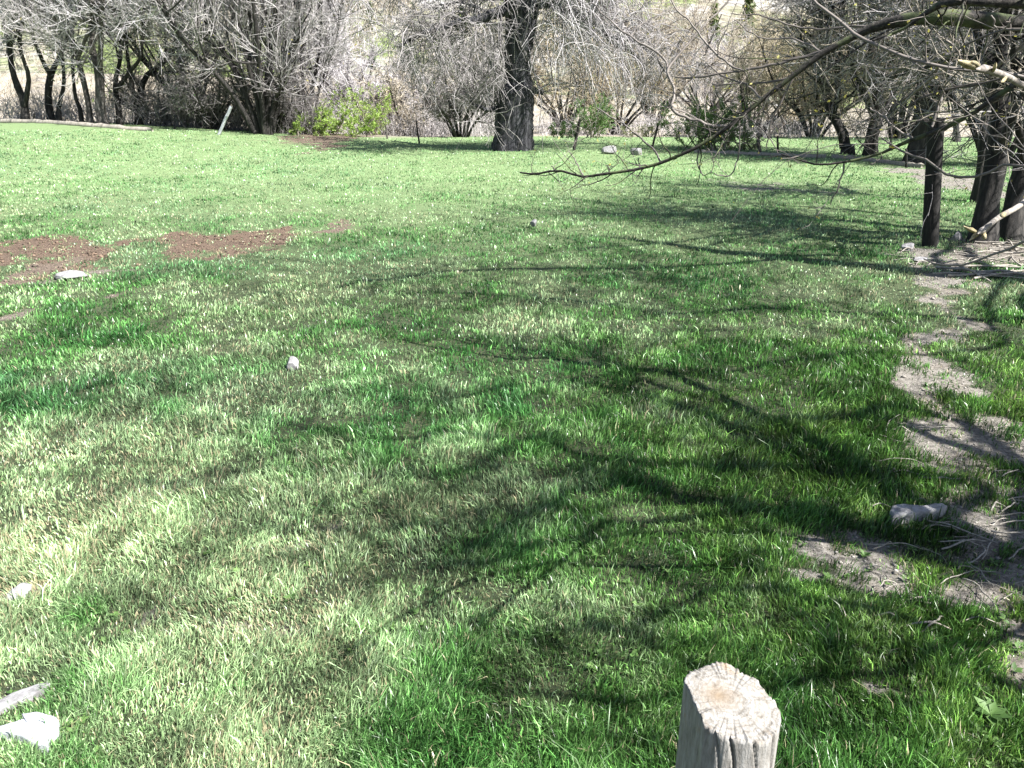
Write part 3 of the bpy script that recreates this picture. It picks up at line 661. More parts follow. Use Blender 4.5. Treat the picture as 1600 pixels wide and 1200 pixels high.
def undergrowth():
    q = np.random.default_rng(950); g = Geo()
    def patch_(n_, x0, x1, d0, d1, h0, h1, tone, r):
        x = q.uniform(x0, x1, n_); y = q.uniform(d0, d1, n_); k = fbm(x, y, 1.2, 951, 3)+.25*q.random(n_) > .5; x, y = x[k], y[k]; n_ = len(x)
        P, R_ = grow(q, np.stack([x, y, terrain(x, y)-.03], 1), np.stack([q.normal(size=n_)*.35, q.normal(size=n_)*.3, np.ones(n_)], 1), q.uniform(h0, h1, n_), np.full(n_, r), 5, .16, .0, .5)
        V, F = tubes(P, R_, 3); g.add(V, F, np.repeat(q.uniform(*tone, n_), 15))
        X, D, rr_, _ = kids(q, P, R_, n_*3, .15, 1, .8, .5, .1); P, R_ = grow(q, X, D, q.uniform(.15, .45, n_*3), np.full(n_*3, r*.7), 4, .2, .0, .5)
        V, F = tubes(P, R_, 3); g.add(V, F, np.repeat(q.uniform(*tone, n_*3), 12))
    patch_(1300, -17, -6, 24.8, 28, .3, 1.2, (.1, 1), .009)
    patch_(900, -11, -6, 24.6, 26, .4, 1.5, (0, .3), .009)
    patch_(1300, -6.5, 0, 28, 33, .3, 1.3, (.3, 1), .009)
    patch_(900, 1, 12, 31, 37, .2, .9, (.3, 1), .010)
    patch_(500, 6, 14, 26, 31, .2, .9, (.2, .8), .009)
    tag(g.build('undergrowth', M_TWIG), 'tangle of thin dry stems under the bare trees along the field edge', 'undergrowth', kind='stuff')
undergrowth()
# conifers on the hillside, far away
def conifer(label, px, py, hpx, seed, m_=None):
    r_, f_, u_ = ray(px, py); 
    t = 30.
    while t < 300 and CAM_H+u_*t > float(terrain(r_*t, f_*t)): t += .5
    x, y = float(r_*t), float(f_*t); z = float(terrain(x, y)); h = hpx*y/FPX
    q = np.random.default_rng(seed); root = tag(empty('evergreen_tree', (x, y, z)), label, 'tree', 'evergreen trees on the hillside')
    g = Geo(); line_tube(g, [[x, y, z-.2, h*.03], [x, y, z+h*.95, h*.006]], K=8, S=6); g.build('trunk', M_BARK, root)
    n_ = 1500; t_ = q.random(n_)**.8; rad = h*.30*(1-t_*.85)*np.sqrt(q.random(n_))*(.8+.3*np.sin(t_*40)); a = q.uniform(0, 6.28, n_)
    c = np.stack([x+rad*np.cos(a), y+rad*np.sin(a), z+h*(.06+.94*t_)], 1); L = Geo()
    V, F, tt = leaf_cards(q, c[:, None, :], n_, h*.05, h*.01); L.add(V, F, tt); L.build('crown', m_ or M_LEAFDARK, root)
conifer('dark evergreen on the hill at the top edge, right of the fan shaped tree', 545, 22, 46, 1001)
conifer('small evergreen left of the pale slab on the hill', 583, 108, 26, 1002)
conifer('larger evergreen right of the pale slab on the hill', 632, 104, 28, 1003)
conifer('pale green young tree high on the hill left of the willow limb', 580, 50, 36, 1004, M_LEAFMID)
conifer('light green tree on the hill under the left willow limb', 722, 62, 40, 1005, M_LEAFMID)
conifer('olive tree on the hill at the top, left of the right hand boughs', 1110, 80, 60, 1006, M_LEAFMID)
conifer('broad olive tree on the hill behind the crossing boughs', 1165, 60, 60, 1007, M_LEAFMID)

# scrub wood on the hillside: one mass
def hill_scrub():
    q = np.random.default_rng(1100); g = Geo()
    n_ = 900; X = q.uniform(-95, 95, n_*3); Y = q.uniform(44, 150, n_*3); d_ = fbm(X, Y, 16, 71, 3)
    k = (d_ > .47) & (np.abs(X) < Y*.75+6); X, Y = X[k][:n_], Y[k][:n_]; Z = terrain(X, Y); N = len(X)
    per = 46; i = np.repeat(np.arange(N), per); hgt = q.uniform(1.4, 3.4, N)[i]
    P0 = np.stack([X[i], Y[i], Z[i]], 1)+q.normal(size=(N*per, 3))*[.35, .35, 0]; P0[:, 2] += hgt*q.random(N*per)*.55
    D = q.normal(size=(N*per, 3))*.7; D[:, 2] = 1
    P, R = grow(q, P0, D, hgt*q.uniform(.3, .7, N*per), np.full(N*per, .018)*(Y[i]/60), 4, .2, .03, .5)
    V, F = tubes(P, R, 3); g.add(V, F, np.repeat(np.clip(q.random(N)[i]*.6+q.random(N*per)*.5, 0, 1), 12))
    tag(g.build('scrub_wood', M_TWIGTAN), 'brown leafless scrub wood covering the far hillside', 'scrub', kind='stuff')
    L = Geo(); k = q.random(N) < .22; P2 = P.reshape(N, per, 4, 3)[k].reshape(-1, 4, 3)
    V, F, t = leaf_cards(q, P2, 16000, .10, .12); L.add(V, F, t)
    tag(L.build('green_scrub', M_LEAFMID), 'green scrub leafing out among the brown wood on the far hillside', 'scrub', kind='stuff')
hill_scrub()

# ------------------------------------------------------------------ the near tree at the right whose boughs hang into the view
TR = np.array([3.75, 1.05])          # its trunk, out of frame
def near_tree():
    q = np.random.default_rng(1200); tz = float(terrain(*TR))
    root = tag(empty('overhanging_tree', (TR[0], TR[1], tz)), 'near bare tree whose long boughs hang into the view from the upper right', 'tree')
    g = Geo()
    line_tube(g, [[TR[0], TR[1], tz-.2, .24], [TR[0]+.05, TR[1]+.05, 1.0, .19], [TR[0]-.05, TR[1]+.1, 2.1, .17], [TR[0]+.1, TR[1]+.1, 3.0, .12], [TR[0]+.3, TR[1]-.2, 4.4, .06], [TR[0]+.5, TR[1]-.4, 5.6, .02]], K=30, S=14, rough=.15, seed=3, wob=.02)
    g.build('trunk', M_BARKG, root)
    B = [  # (pixel line with widths, distance at first point, distance at last, root height or None)
     ('bough', [(1640, 40, 21), (1543, 31, 20), (1480, 28, 19), (1436, 29, 17), (1403, 33, 15), (1366, 44, 12), (1331, 60, 8.5), (1287, 82, 8), (1240, 119, 7), (1190, 156, 6), (1140, 197, 5.5), (1095, 227, 5), (1060, 243, 4.6), (1032, 255, 4.3), (1000, 264, 4), (962, 269, 3.8), (930, 274, 3.6), (912, 277, 3.4), (890, 272, 3.2), (870, 266, 3), (850, 271, 3), (832, 272, 2.6), (812, 270, 2.2)], 3.6, 4.6, 1.95),
     ('bough', [(1640, 2, 14), (1560, 4, 13), (1500, 4, 12), (1475, 8, 10), (1455, 14, 7), (1420, 40, 4), (1385, 57, 3.5), (1360, 66, 2.5)], 3.3, 3.6, 2.05),
     ('bough', [(1640, 108, 9), (1581, 137, 8), (1537, 166, 7.5), (1475, 200, 7), (1437, 216, 6), (1412, 225, 5.5), (1375, 241, 4.5), (1319, 253, 3.6), (1272, 256, 3), (1250, 250, 2.6), (1222, 241, 2)], 3.2, 3.9, 1.55),
     ('branch', [(1337, 58, 6), (1294, 77, 5), (1256, 90, 4.5), (1200, 104, 4), (1150, 112, 3.5), (1100, 119, 3), (1075, 123, 2.6), (1055, 120, 2)], 3.9, 4.3, None),
     ('branch', [(1140, 197, 4.5), (1120, 197, 4.3), (1100, 192, 4), (1072, 183, 3.8), (1051, 171, 4), (1053, 150, 3.8), (1052, 135, 3.4), (1043, 113, 3.6), (1055, 92, 3), (1085, 57, 2.6), (1110, 30, 2.3), (1135, 5, 2), (1150, -30, 1.5)], 4.22, 4.5, None),
     ('branch', [(1043, 113, 3.4), (1040, 97, 3.2), (1020, 78, 3), (990, 60, 2.8), (965, 42, 2.3), (942, 22, 2), (925, 5, 1.5)], 4.4, 4.7, None),
     ('branch', [(1160, 110, 3), (1140, 100, 3), (1112, 77, 3), (1092, 52, 2.6), (1075, 32, 2.3), (1055, 12, 2), (1045, -10, 1.5)], 4.1, 4.4, None),
     ('branch', [(1640, 122, 5), (1560, 112, 5), (1486, 106, 5), (1428, 94, 4.6), (1397, 81, 4.5), (1359, 66, 4.5), (1337, 53, 4.5), (1319, 38, 4), (1294, 19, 3.6), (1272, 0, 3), (1255, -25, 2)], 3.2, 3.8, 1.75),
     ('branch', [(1032, 255, 3), (1028, 243, 2.8), (1018, 230, 2.6), (1000, 215, 2.3), (985, 203, 2.2), (960, 185, 2), (935, 170, 1.6)], 4.4, 4.6, None),
     ('branch', [(912, 276, 2.2), (905, 262, 1.8), (896, 246, 1.6), (889, 237, 1.2)], 4.5, 4.55, None),
     ('branch', [(1000, 264, 2.2), (999, 256, 2), (996, 246, 1.5)], 4.4, 4.42, None),
     ('branch', [(1005, 263, 2), (999, 272, 1.7), (994, 276, 1.2)], 4.4, 4.42, None),
     ('branch', [(952, 270, 2), (951, 262, 1.7), (949, 258, 1.3)], 4.45, 4.46, None),
     ('branch', [(866, 266, 1.8), (865, 262, 1.6), (862, 258, 1.1)], 4.55, 4.56, None),
     ('branch', [(1640, 262, 4), (1600, 259, 4), (1569, 256, 4), (1537, 272, 4), (1503, 277, 3.8), (1475, 271, 3.6), (1450, 251, 3.4), (1419, 241, 3.2), (1397, 228, 2.6), (1375, 216, 2)], 3.0, 3.5, 1.3),
     ('branch', [(1428, 219, 4), (1397, 197, 3.2), (1375, 178, 2.6), (1359, 170, 2)], 3.6, 3.8, None),
     ('branch', [(1640, 100, 4), (1580, 118, 3.6), (1530, 131, 3.2), (1490, 138, 3), (1440, 152, 2.6), (1405, 176, 2.2), (1375, 200, 2), (1345, 232, 1.5)], 3.3, 3.9, 1.65),
     ('branch', [(1512, 180, 3), (1470, 188, 2.6), (1430, 190, 2.3), (1390, 186, 1.8), (1350, 190, 1.4)], 3.5, 3.8, None),
     ('branch', [(1240, 119, 3.6), (1200, 128, 3), (1160, 130, 2.6), (1128, 118, 2.3), (1105, 100, 1.8)], 4.1, 4.3, None),
     ('branch', [(1190, 156, 3), (1172, 136, 2.6), (1150, 130, 2.2), (1115, 133, 1.8)], 4.1, 4.3, None),
     ('branch', [(1160, 180, 2.6), (1185, 195, 2), (1200, 212, 1.6), (1216, 240, 1.3)], 4.2, 4.1, None),
     ('branch', [(1095, 227, 2.4), (1090, 250, 2), (1096, 272, 1.6), (1112, 270, 1.2)], 4.3, 4.2, None),
     ('branch', [(1156, 186, 2.4), (1156, 215, 2), (1153, 248, 2), (1148, 264, 2), (1140, 275, 2), (1116, 271, 1.4)], 4.2, 4.1, None),
     ('branch', [(1319, 253, 2.4), (1318, 270, 2), (1308, 295, 1.8), (1297, 320, 1.3)], 3.85, 3.8, None),
     ('branch', [(1475, 144, 4), (1466, 165, 4.5), (1456, 192, 4), (1453, 200, 3)], 3.6, 3.55, None),
     ('branch', [(1287, 82, 3), (1262, 70, 2.8), (1235, 60, 2.4), (1200, 62, 2), (1170, 50, 1.6), (1150, 30, 1.2)], 4.0, 4.3, None),
     ('branch', [(1366, 42, 3.5), (1330, 40, 3), (1290, 46, 2.6), (1240, 40, 2.2), (1190, 25, 1.8), (1140, 22, 1.2)], 3.9, 4.2, None),
     ('branch', [(1240, 119, 2.8), (1225, 150, 2.4), (1205, 190, 2), (1198, 230, 1.5)], 4.1, 4.1, None),
     ('branch', [(1640, 60, 4), (1590, 42, 3.5), (1540, 55, 3), (1500, 75, 2.6), (1470, 100, 2.2), (1445, 125, 1.6)], 3.2, 3.7, 1.85),
     ('branch', [(1580, 25, 3), (1578, 50, 2.6), (1582, 72, 2.2)], 3.5, 3.5, None),
     ('branch', [(1548, 24, 2.6), (1558, 45, 2.2), (1566, 68, 1.8)], 3.5, 3.5, None),
     ('branch', [(1640, 372, 5), (1600, 378, 4.2), (1577, 391, 4), (1544, 402, 3.6), (1512, 413, 3.2), (1484, 415, 2.8), (1459, 411, 2.4), (1444, 402, 1.8)], 2.7, 3.1, .9),
    ]
    allP = []
    for j, (nm, ln, d0, d1, rh) in enumerate(B):
        rows = []
        for i, (px, py, w) in enumerate(ln):
            d = d0+(d1-d0)*i/(len(ln)-1); rows.append([*at(px, py, d), .5*w*d/FPX*1.08])
        if rh is not None:
            p = rows[0]; s_ = np.array([TR[0]-.03, TR[1]+.1, rh+.35]); mid = (s_+np.array(p[:3]))/2+np.array([0, 0, .06]); 
            rows = [[*s_, p[3]*2.0], [*mid, p[3]*1.4]]+rows
        bg_ = Geo(); K = min(80, len(rows)*5)
        P, R = line_tube(bg_, rows, K=K, S=7 if nm == 'bough' else 6, rough=.16, seed=1300+j, wob=.0035, col=float(q.uniform(.25, .8)))
        # knobs where shoots leave
        nt = int((14 if nm == 'bough' else 5) * max(.5, np.linalg.norm(np.diff(P[0], axis=0), axis=1).sum()/1.5))
        X, D, r, _ = kids(q, P, R, nt, .12 if rh is None else .25, 1, .75, .5, .1)
        P2, R2 = grow(q, X, D, .26*q.lognormal(0, .5, nt), np.clip(r*.9, .0016, .004), 8, .2, .03, .45)
        V, F = tubes(P2, R2, 5, .1); bg_.add(V, F, np.repeat(q.uniform(.3, .9, nt), 40))
        X, D, r, _ = kids(q, P2, R2, nt*2, .1, 1, .8, .5, .1)
        P3, R3 = grow(q, X, D, .10*q.lognormal(0, .4, nt*2), np.full(nt*2, .0014), 5, .2, .04, .6)
        V, F = tubes(P3, R3, 4); bg_.add(V, F, np.repeat(q.uniform(.3, 1, nt*2), 20))
        allP.append(P3)
        bg_.build(nm, M_NEAR if nm == 'branch' else M_LIMB, root)
    # little opening buds at twig ends
    L = Geo(); V, F, t = leaf_cards(q, np.concatenate(allP)[:, 3:, :], 420, .007, .004); L.add(V, F, t); tag(L.build('leaf_buds', M_BUD, root), kind='stuff')
    # upper crown, over the frame: boughs that lay their shade over the field
    return root
M_NEAR = twig_mat('near_twigs', (0.02, 0.017, 0.015), (0.26, 0.225, 0.20))
NT = near_tree()

# shade boughs: unseen limbs added above the view, shaped for the shadows they cast, on the near tree and a second one by the lane
def shade_tree(name, label, trunk, tw, height, shadows, seed, top=None):
    q = np.random.default_rng(seed); tz = float(terrain(*trunk))
    if name:
        root = tag(empty(name, (trunk[0], trunk[1], tz)), label, 'tree')
        g = Geo(); line_tube(g, [[trunk[0], trunk[1], tz-.2, tw], [trunk[0]+.1, trunk[1]-.05, height*.3, tw*.8], [trunk[0]-.1, trunk[1]+.05, height*.65, tw*.5], [trunk[0], trunk[1], height, tw*.12]], K=30, S=12, rough=.15, seed=seed, wob=.02)
        g.build('trunk', M_BARKG, root)
    else: root = NT
    ax, ay = sx/sz, sy/sz
    twg = Geo()
    for j, (ln, h0, h1, r0, r1, ntw, tl) in enumerate(shadows):
        rows = []
        for i, (px, py) in enumerate(ln):
            gx, gy, gz = ground_at(px, py); f = i/(len(ln)-1); h = h0+(h1-h0)*f
            rows.append([float(gx)+ax*h, float(gy)+ay*h, float(gz)+h, r0+(r1-r0)*f])
        p = rows[0]; rows = [[trunk[0], trunk[1], max(1.9, p[2]-.7), r0*1.25], [(trunk[0]+p[0])/2, (trunk[1]+p[1])/2, p[2]-.2, r0*1.1]]+rows
        rows = [[a_[0], a_[1], a_[2], a_[3]*.5] for a_ in rows]; ntw = int(ntw*1.0)
        b_ = Geo(); P, R = line_tube(b_, rows, K=40, S=8, rough=.2, seed=seed+j, wob=.02)
        b_.build('bough', M_BARKG, root)
        X, D, r, _ = kids(q, P, R, ntw, .3, 1, .8, .4, .0)
        P2, R2 = grow(q, X, D, tl*q.lognormal(0, .35, ntw), np.clip(r*.5, .008, .022), 8, .18, .0, .35); V, F = tubes(P2, R2, 5, .1); twg.add(V, F, .3)
        X, D, r, _ = kids(q, P2, R2, ntw*6, .1, 1, .8, .5, 0)
        P3, R3 = grow(q, X, D, tl*.45*q.lognormal(0, .35, len(X)), np.full(len(X), .0065), 6, .2, .0, .5); V, F = tubes(P3, R3, 4); twg.add(V, F, .5)
        X, D, r, _ = kids(q, P3, R3, ntw*14, .1, 1, .8, .5, 0)
        P4, R4 = grow(q, X, D, tl*.22*q.lognormal(0, .3, len(X)), np.full(len(X), .0045), 4, .2, .0, .6); V, F = tubes(P4, R4, 3); twg.add(V, F, .6)
    twg.build('crown', M_TWIG, root)
SH1 = [  # shadows on the grass, near half
 ([(1600, 900), (1450, 860), (1330, 820), (1240, 800), (1120, 805), (980, 815), (860, 850), (760, 880), (680, 895)], 3.2, 4.6, .075, .03, 16, .7),
 ([(1600, 740), (1500, 660), (1400, 640), (1280, 660), (1150, 640), (1020, 600), (930, 560), (860, 525)], 3.2, 4.8, .08, .035, 20, .8),
 ([(1540, 760), (1300, 740), (1100, 735), (950, 720), (820, 690), (700, 680), (560, 690), (450, 660)], 3.6, 5.2, .07, .03, 24, .8),
 ([(1600, 1080), (1480, 1010), (1350, 960), (1200, 925), (1050, 950), (900, 1000)], 2.8, 3.6, .05, .02, 14, .5),
 ([(1580, 1000), (1300, 1060), (1050, 1100), (850, 1090), (700, 1080)], 3.0, 4.0, .035, .018, 9, .5),
 ([(1640, 930), (1540, 882), (1440, 852), (1340, 826), (1280, 812)], 2.1, 2.4, .10, .05, 14, .35),
 ([(1640, 780), (1560, 722), (1480, 692), (1400, 662), (1330, 655)], 2.1, 2.5, .09, .04, 14, .35),
 ([(900, 800), (760, 800), (600, 830), (450, 830), (380, 830)], 4.6, 5.4, .03, .015, 6, .5),
 ([(850, 680), (700, 740), (500, 740), (300, 730), (180, 725)], 5.0, 5.8, .03, .015, 5, .5),
 ([(1000, 760), (880, 780), (780, 830), (700, 870)], 4.2, 4.8, .05, .03, 14, .5),
]
shade_tree(None, None, TR, .2, 7, SH1, 1500)
SH2 = [
 ([(1560, 440), (1400, 400), (1250, 400), (1100, 415), (950, 420), (800, 420), (650, 430), (520, 450)], 4.2, 5.6, .085, .04, 44, 1.1),
 ([(1600, 500), (1450, 495), (1330, 490), (1200, 480), (1050, 490), (900, 470), (760, 460), (600, 460)], 3.8, 5.2, .08, .035, 34, 1.0),
 ([(1560, 540), (1300, 560), (1100, 580), (900, 590), (780, 610), (720, 625)], 4.2, 5.2, .05, .03, 24, .8),
 ([(1500, 350), (1350, 330), (1200, 320), (1060, 310), (960, 300)], 4.4, 5.4, .08, .04, 40, 1.3),
 ([(1480, 380), (1330, 370), (1180, 365), (1040, 380), (900, 390)], 4.8, 5.8, .07, .04, 40, 1.2),
]
shade_tree('bare_tree', 'tall bare tree standing by the bare earth lane just outside the right edge', np.array([6.9, 5.2]), .26, 8.5, SH2, 1600)

# budding shoots close to the lens side of the lane
def budding(label, rows, d, buds, seed):
    q = np.random.default_rng(seed); pts = [[*at(px, py, d+.12*i*-1), .5*w*d/FPX] for i, (px, py, w) in enumerate(rows)]
    z0 = float(terrain(pts[0][0]+.5, pts[0][1])); p = pts[0]
    pts = [[p[0]+.75, p[1]+.35, z0-.1, p[3]*2.2], [p[0]+.62, p[1]+.3, z0+(p[2]-z0)*.55, p[3]*1.8], [p[0]+.28, p[1]+.12, p[2]-.12*(p[2] > .9), p[3]*1.3]]+pts
    e_ = np.array(pts[-1][:3]); v_ = e_-np.array(pts[-2][:3]); pts.append([*(e_+v_*.06), pts[-1][3]*.1])
    root = tag(empty('budding_sapling', (p[0]+.75, p[1]+.35, z0)), label, 'sapling')
    g = Geo(); P, R = line_tube(g, pts, K=44, S=8, rough=.12, seed=seed, wob=.0015)
    g.build('stem', M_PALESHOOT, root)
    for (x0, y0, x1, y1, w) in buds:
        a = at(x0, y0, d-.12*(len(rows)-2)); c = at(x1, y1, d-.12*(len(rows)-1)); bgo = Geo(); r = .5*w*d/FPX
        for k in range(3):
            off = q.normal(size=3)*r*.22*(k > 0); e = c+off*1.0+(a-c)*.18*k
            line_tube(bgo, [[*a, r*.5], [*(a*.6+e*.4+off), r*(.85, .6, .5)[k]], [*(a*.2+e*.8+off), r*(.5, .4, .35)[k]], [*e, r*.10]], K=9, S=7, rough=.2, seed=seed+k)
        bgo.build('bud', M_BUDBIG, root)
M_PALESHOOT = bark_mat('pale_shoot', (0.13, 0.11, 0.09), (0.27, 0.24, 0.21), (0.40, 0.37, 0.34), scale=60, stretch=1, bump=.2)
M_BUDBIG = bark_mat('bud_scales', (0.20, 0.15, 0.07), (0.38, 0.32, 0.18), (0.50, 0.44, 0.32), scale=120, stretch=1, bump=.3)
budding('pale shoot with opening yellow buds poking in at the upper right edge', [(1640, 150, 10), (1600, 134, 9), (1575, 122, 8), (1550, 112, 8), (1528, 105, 8)], 1.6, [(1530, 106, 1496, 94, 8.5), (1552, 112, 1556, 97, 5), (1572, 121, 1564, 129, 5)], 1701)
budding('pale shoot with plump buds at the right edge before the leaning trunks', [(1640, 292, 10), (1600, 317, 9), (1568, 336, 8), (1544, 353, 7), (1529, 364, 7)], 1.9, [(1527, 364, 1505, 353, 5), (1532, 363, 1514, 376, 5.5), (1536, 362, 1540, 374, 6.5), (1570, 334, 1564, 338, 8)], 1702)

# ------------------------------------------------------------------ posts
def post_mesh(cx, cy, z0, z1, r, seed, lean=(0, 0), slant=(0, 0), facet=None, na=96, nz=70, cracks=(), dome=.3, bumpy=.02, knot=None):
    q = np.random.default_rng(seed); th = np.arange(na)*2*math.pi/na
    prof = 1+.05*np.sin(2*th+seed)+.035*np.sin(3*th+1.3*seed)+.02*np.sin(7*th+seed)
    if facet is not None:
        fa, fd = facet; c = np.cos(th-fa); prof = np.minimum(prof, np.where(c > .2, fd/np.maximum(c, .2), 9))
    V = []
    for k in range(nz):
        f = k/(nz-1); z = z0+(z1-z0)*f
        rr = r*prof*(1.10-.10*f)*(1+bumpy*(vnoise(th*3*r*12/(2*math.pi)*3, th*0+z*6, 1, seed)-.5)+bumpy*.8*(vnoise(th*22, th*0+z*3, 1, seed+2)-.5))
        for (ca, cw, cd, zt) in cracks:
            d = np.angle(np.exp(1j*(th-ca-.15*math.sin(z*14+ca)-.05*math.sin(z*41)))); rr = rr-r*cd*np.exp(-(d/cw)**2)*(1 if z > zt else max(0, 1-(zt-z)*12))
        if knot: d = np.angle(np.exp(1j*(th-knot[0]-.3*(z-knot[1])*10))); rr = rr-r*.22*np.exp(-(d/.16)**2-((z-knot[1])/.006)**2)+r*.08*np.exp(-(d/.4)**2-((z-knot[1])/.022)**2)
        x = cx+lean[0]*(z-z0)+rr*np.cos(th); y = cy+lean[1]*(z-z0)+rr*np.sin(th)
        zz = z+f**6*(slant[0]*rr*np.cos(th)+slant[1]*rr*np.sin(th)+.005*(vnoise(th*6, th*0, 1, seed+5)-.5)+.004*(vnoise(th*19, th*0, 1, seed+6)-.5))
        V.append(np.stack([x, y, zz], 1))
    nr = 26; X0 = cx+lean[0]*(z1-z0); Y0 = cy+lean[1]*(z1-z0); rim = V[-1]
    for k in range(1, nr):
        s_ = 1-k/nr; p = rim.copy(); p[:, 0] = X0+(rim[:, 0]-X0)*s_; p[:, 1] = Y0+(rim[:, 1]-Y0)*s_
        zc = z1+slant[0]*(p[:, 0]-X0)+slant[1]*(p[:, 1]-Y0)
        p[:, 2] = rim[:, 2]*(s_**3)+(zc)*(1-s_**3)+dome*r*.15*(1-s_**2)+.005*(fbm(p[:, 0], p[:, 1], .03, seed+8, 3)-.5)*(1-s_**8)
        for (ca, cw, cd, zt) in cracks:
            d = np.angle(np.exp(1j*(th-ca))); p[:, 2] -= .018*cd*1.6*np.exp(-(d*max(s_, .25)/cw)**2)*s_**2
        V.append(p)
    n_ = len(V); V.append(np.array([[X0, Y0, float(V[-1][:, 2].mean())]]))
    idx = np.arange(n_*na).reshape(n_, na); A = idx[:-1]; B = idx[1:]
    F = np.stack([A, np.roll(A, -1, 1), np.roll(B, -1, 1), B], -1).reshape(-1, 4); l_ = idx[-1]
    T = np.stack([l_, np.roll(l_, -1), np.full(na, n_*na)], 1)
    return np.concatenate(V), F, T

def wood_mat(name, cols, crack=(0.05, 0.04, 0.03), sc=90, rings=False):
    m, n, l, b = mat(name); tc = n.new('ShaderNodeTexCoord'); co = tc.outputs['Object']
    st = mapping(n, l, co, (1, 1, .2)); t = noise(n, l, st, sc, 8, .7); t2 = noise(n, l, co, 18, 6, .7); t3 = noise(n, l, co, 7, 3)
    r = ramp(n, [(0.28, cols[0]), (0.48, cols[1]), (0.70, cols[2])]); l.new(t.outputs[0], r.inputs[0])
    r2 = ramp(n, [(0.60, (0, 0, 0)), (0.72, (1, 1, 1))]); l.new(t2.outputs[0], r2.inputs[0])
    mx = n.new('ShaderNodeMix'); mx.data_type = 'RGBA'; l.new(r2.outputs[0], mx.inputs[0]); l.new(r.outputs[0], mx.inputs[6]); mx.inputs[7].default_value = (*cols[3], 1)
    r3 = ramp(n, [(0.30, crack), (0.37, (1, 1, 1))]); l.new(t2.outputs[0], r3.inputs[0])
    m2 = n.new('ShaderNodeMix'); m2.data_type = 'RGBA'; m2.blend_type = 'MULTIPLY'; m2.inputs[0].default_value = .55; l.new(mx.outputs[2], m2.inputs[6]); l.new(r3.outputs[0], m2.inputs[7])
    outc = m2.outputs[2]
    if rings:
        wv = n.new('ShaderNodeTexWave'); wv.wave_type = 'RINGS'; wv.rings_direction = 'Z'; wv.inputs['Scale'].default_value = 42; wv.inputs['Distortion'].default_value = 9; wv.inputs['Detail'].default_value = 4; wv.inputs['Detail Scale'].default_value = 1.5
        l.new(co, wv.inputs['Vector']); rw = ramp(n, [(0.0, (0.78, 0.75, 0.70)), (0.5, (1, 1, 1))]); l.new(wv.outputs[0], rw.inputs[0])
        gm = n.new('ShaderNodeNewGeometry'); sp = n.new('ShaderNodeSeparateXYZ'); l.new(gm.outputs['Normal'], sp.inputs[0])
        up = ramp(n, [(0.55, (0, 0, 0)), (0.8, (1, 1, 1))]); l.new(sp.outputs[2], up.inputs[0])
        m3 = n.new('ShaderNodeMix'); m3.data_type = 'RGBA'; m3.blend_type = 'MULTIPLY'; l.new(up.outputs[0], m3.inputs[0]); l.new(outc, m3.inputs[6]); l.new(rw.outputs[0], m3.inputs[7]); outc = m3.outputs[2]
        gr = n.new('ShaderNodeTexGradient'); gr.gradient_type = 'SPHERICAL'; mg = n.new('ShaderNodeMapping'); mg.inputs['Location'].default_value = (.3, -.25, 0); mg.inputs['Scale'].default_value = (26, 34, 0); l.new(co, mg.inputs['Vector']); l.new(mg.outputs[0], gr.inputs[0])
        ml = n.new('ShaderNodeMath'); ml.operation = 'MULTIPLY'; l.new(gr.outputs['Fac'], ml.inputs[0]); l.new(up.outputs[0], ml.inputs[1])
        m4 = n.new('ShaderNodeMix'); m4.data_type = 'RGBA'; l.new(ml.outputs[0], m4.inputs[0]); l.new(outc, m4.inputs[6]); m4.inputs[7].default_value = (0.20, 0.15, 0.10, 1); outc = m4.outputs[2]
    l.new(outc, b.inputs['Base Color']); b.inputs['Roughness'].default_value = .8
    ad = n.new('ShaderNodeMath'); l.new(t.outputs[0], ad.inputs[0]); l.new(t2.outputs[0], ad.inputs[1])
    bp = n.new('ShaderNodeBump'); bp.inputs['Strength'].default_value = .7; bp.inputs['Distance'].default_value = .006
    l.new(ad.outputs[0], bp.inputs['Height']); l.new(bp.outputs[0], b.inputs['Normal'])
    return m
M_POST = wood_mat('weathered_post', ((0.10, 0.09, 0.075), (0.26, 0.245, 0.225), (0.39, 0.38, 0.365), (0.28, 0.20, 0.13)), rings=True)
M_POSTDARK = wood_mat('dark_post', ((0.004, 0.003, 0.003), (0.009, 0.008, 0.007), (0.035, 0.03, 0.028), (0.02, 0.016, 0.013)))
M_PALEWOOD = wood_mat('bleached_wood', ((0.12, 0.105, 0.085), (0.27, 0.245, 0.21), (0.42, 0.39, 0.35), (0.34, 0.27, 0.19)), sc=60)

top = at(1138, 1096, .84); V, F, T = post_mesh(top[0]+.003, top[1], -.25, top[2], .064, 3, slant=(-.06, .12), facet=(math.radians(190), .80), knot=(math.radians(296), top[2]-.085),
    cracks=((math.radians(262), .022, .12, .2), (math.radians(292), .016, .06, top[2]-.06), (math.radians(240), .016, .07, top[2]-.05), (math.radians(318), .03, .10, top[2]-.5), (math.radians(60), .03, .10, .3)), nz=130, na=400)
o = link('fence_post', make_mesh('fence_post', V-[top[0], top[1], 0], [F, T], True), M_POST); o.location = (top[0], top[1], 0)
tag(o, 'weathered grey round post with cracked top in the near foreground', 'post')

b0 = at(1459, 388, 8.35); zg = float(terrain(b0[0], 8.35)); t0 = at(1463, 186, 8.35)
V, F, T = post_mesh(b0[0], 8.35, zg-.3, t0[2], .080, 5, lean=((t0[0]-b0[0])/(t0[2]-zg+.3), 0), slant=(.1, -.2), cracks=((math.radians(300), .05, .1, .1), (math.radians(240), .04, .1, .1)), na=60, nz=60)
tag(link('fence_post', make_mesh('fence_post', V, [F, T], True), M_POSTDARK), 'thick dark post standing at the end of the bare path by the right trees', 'post')

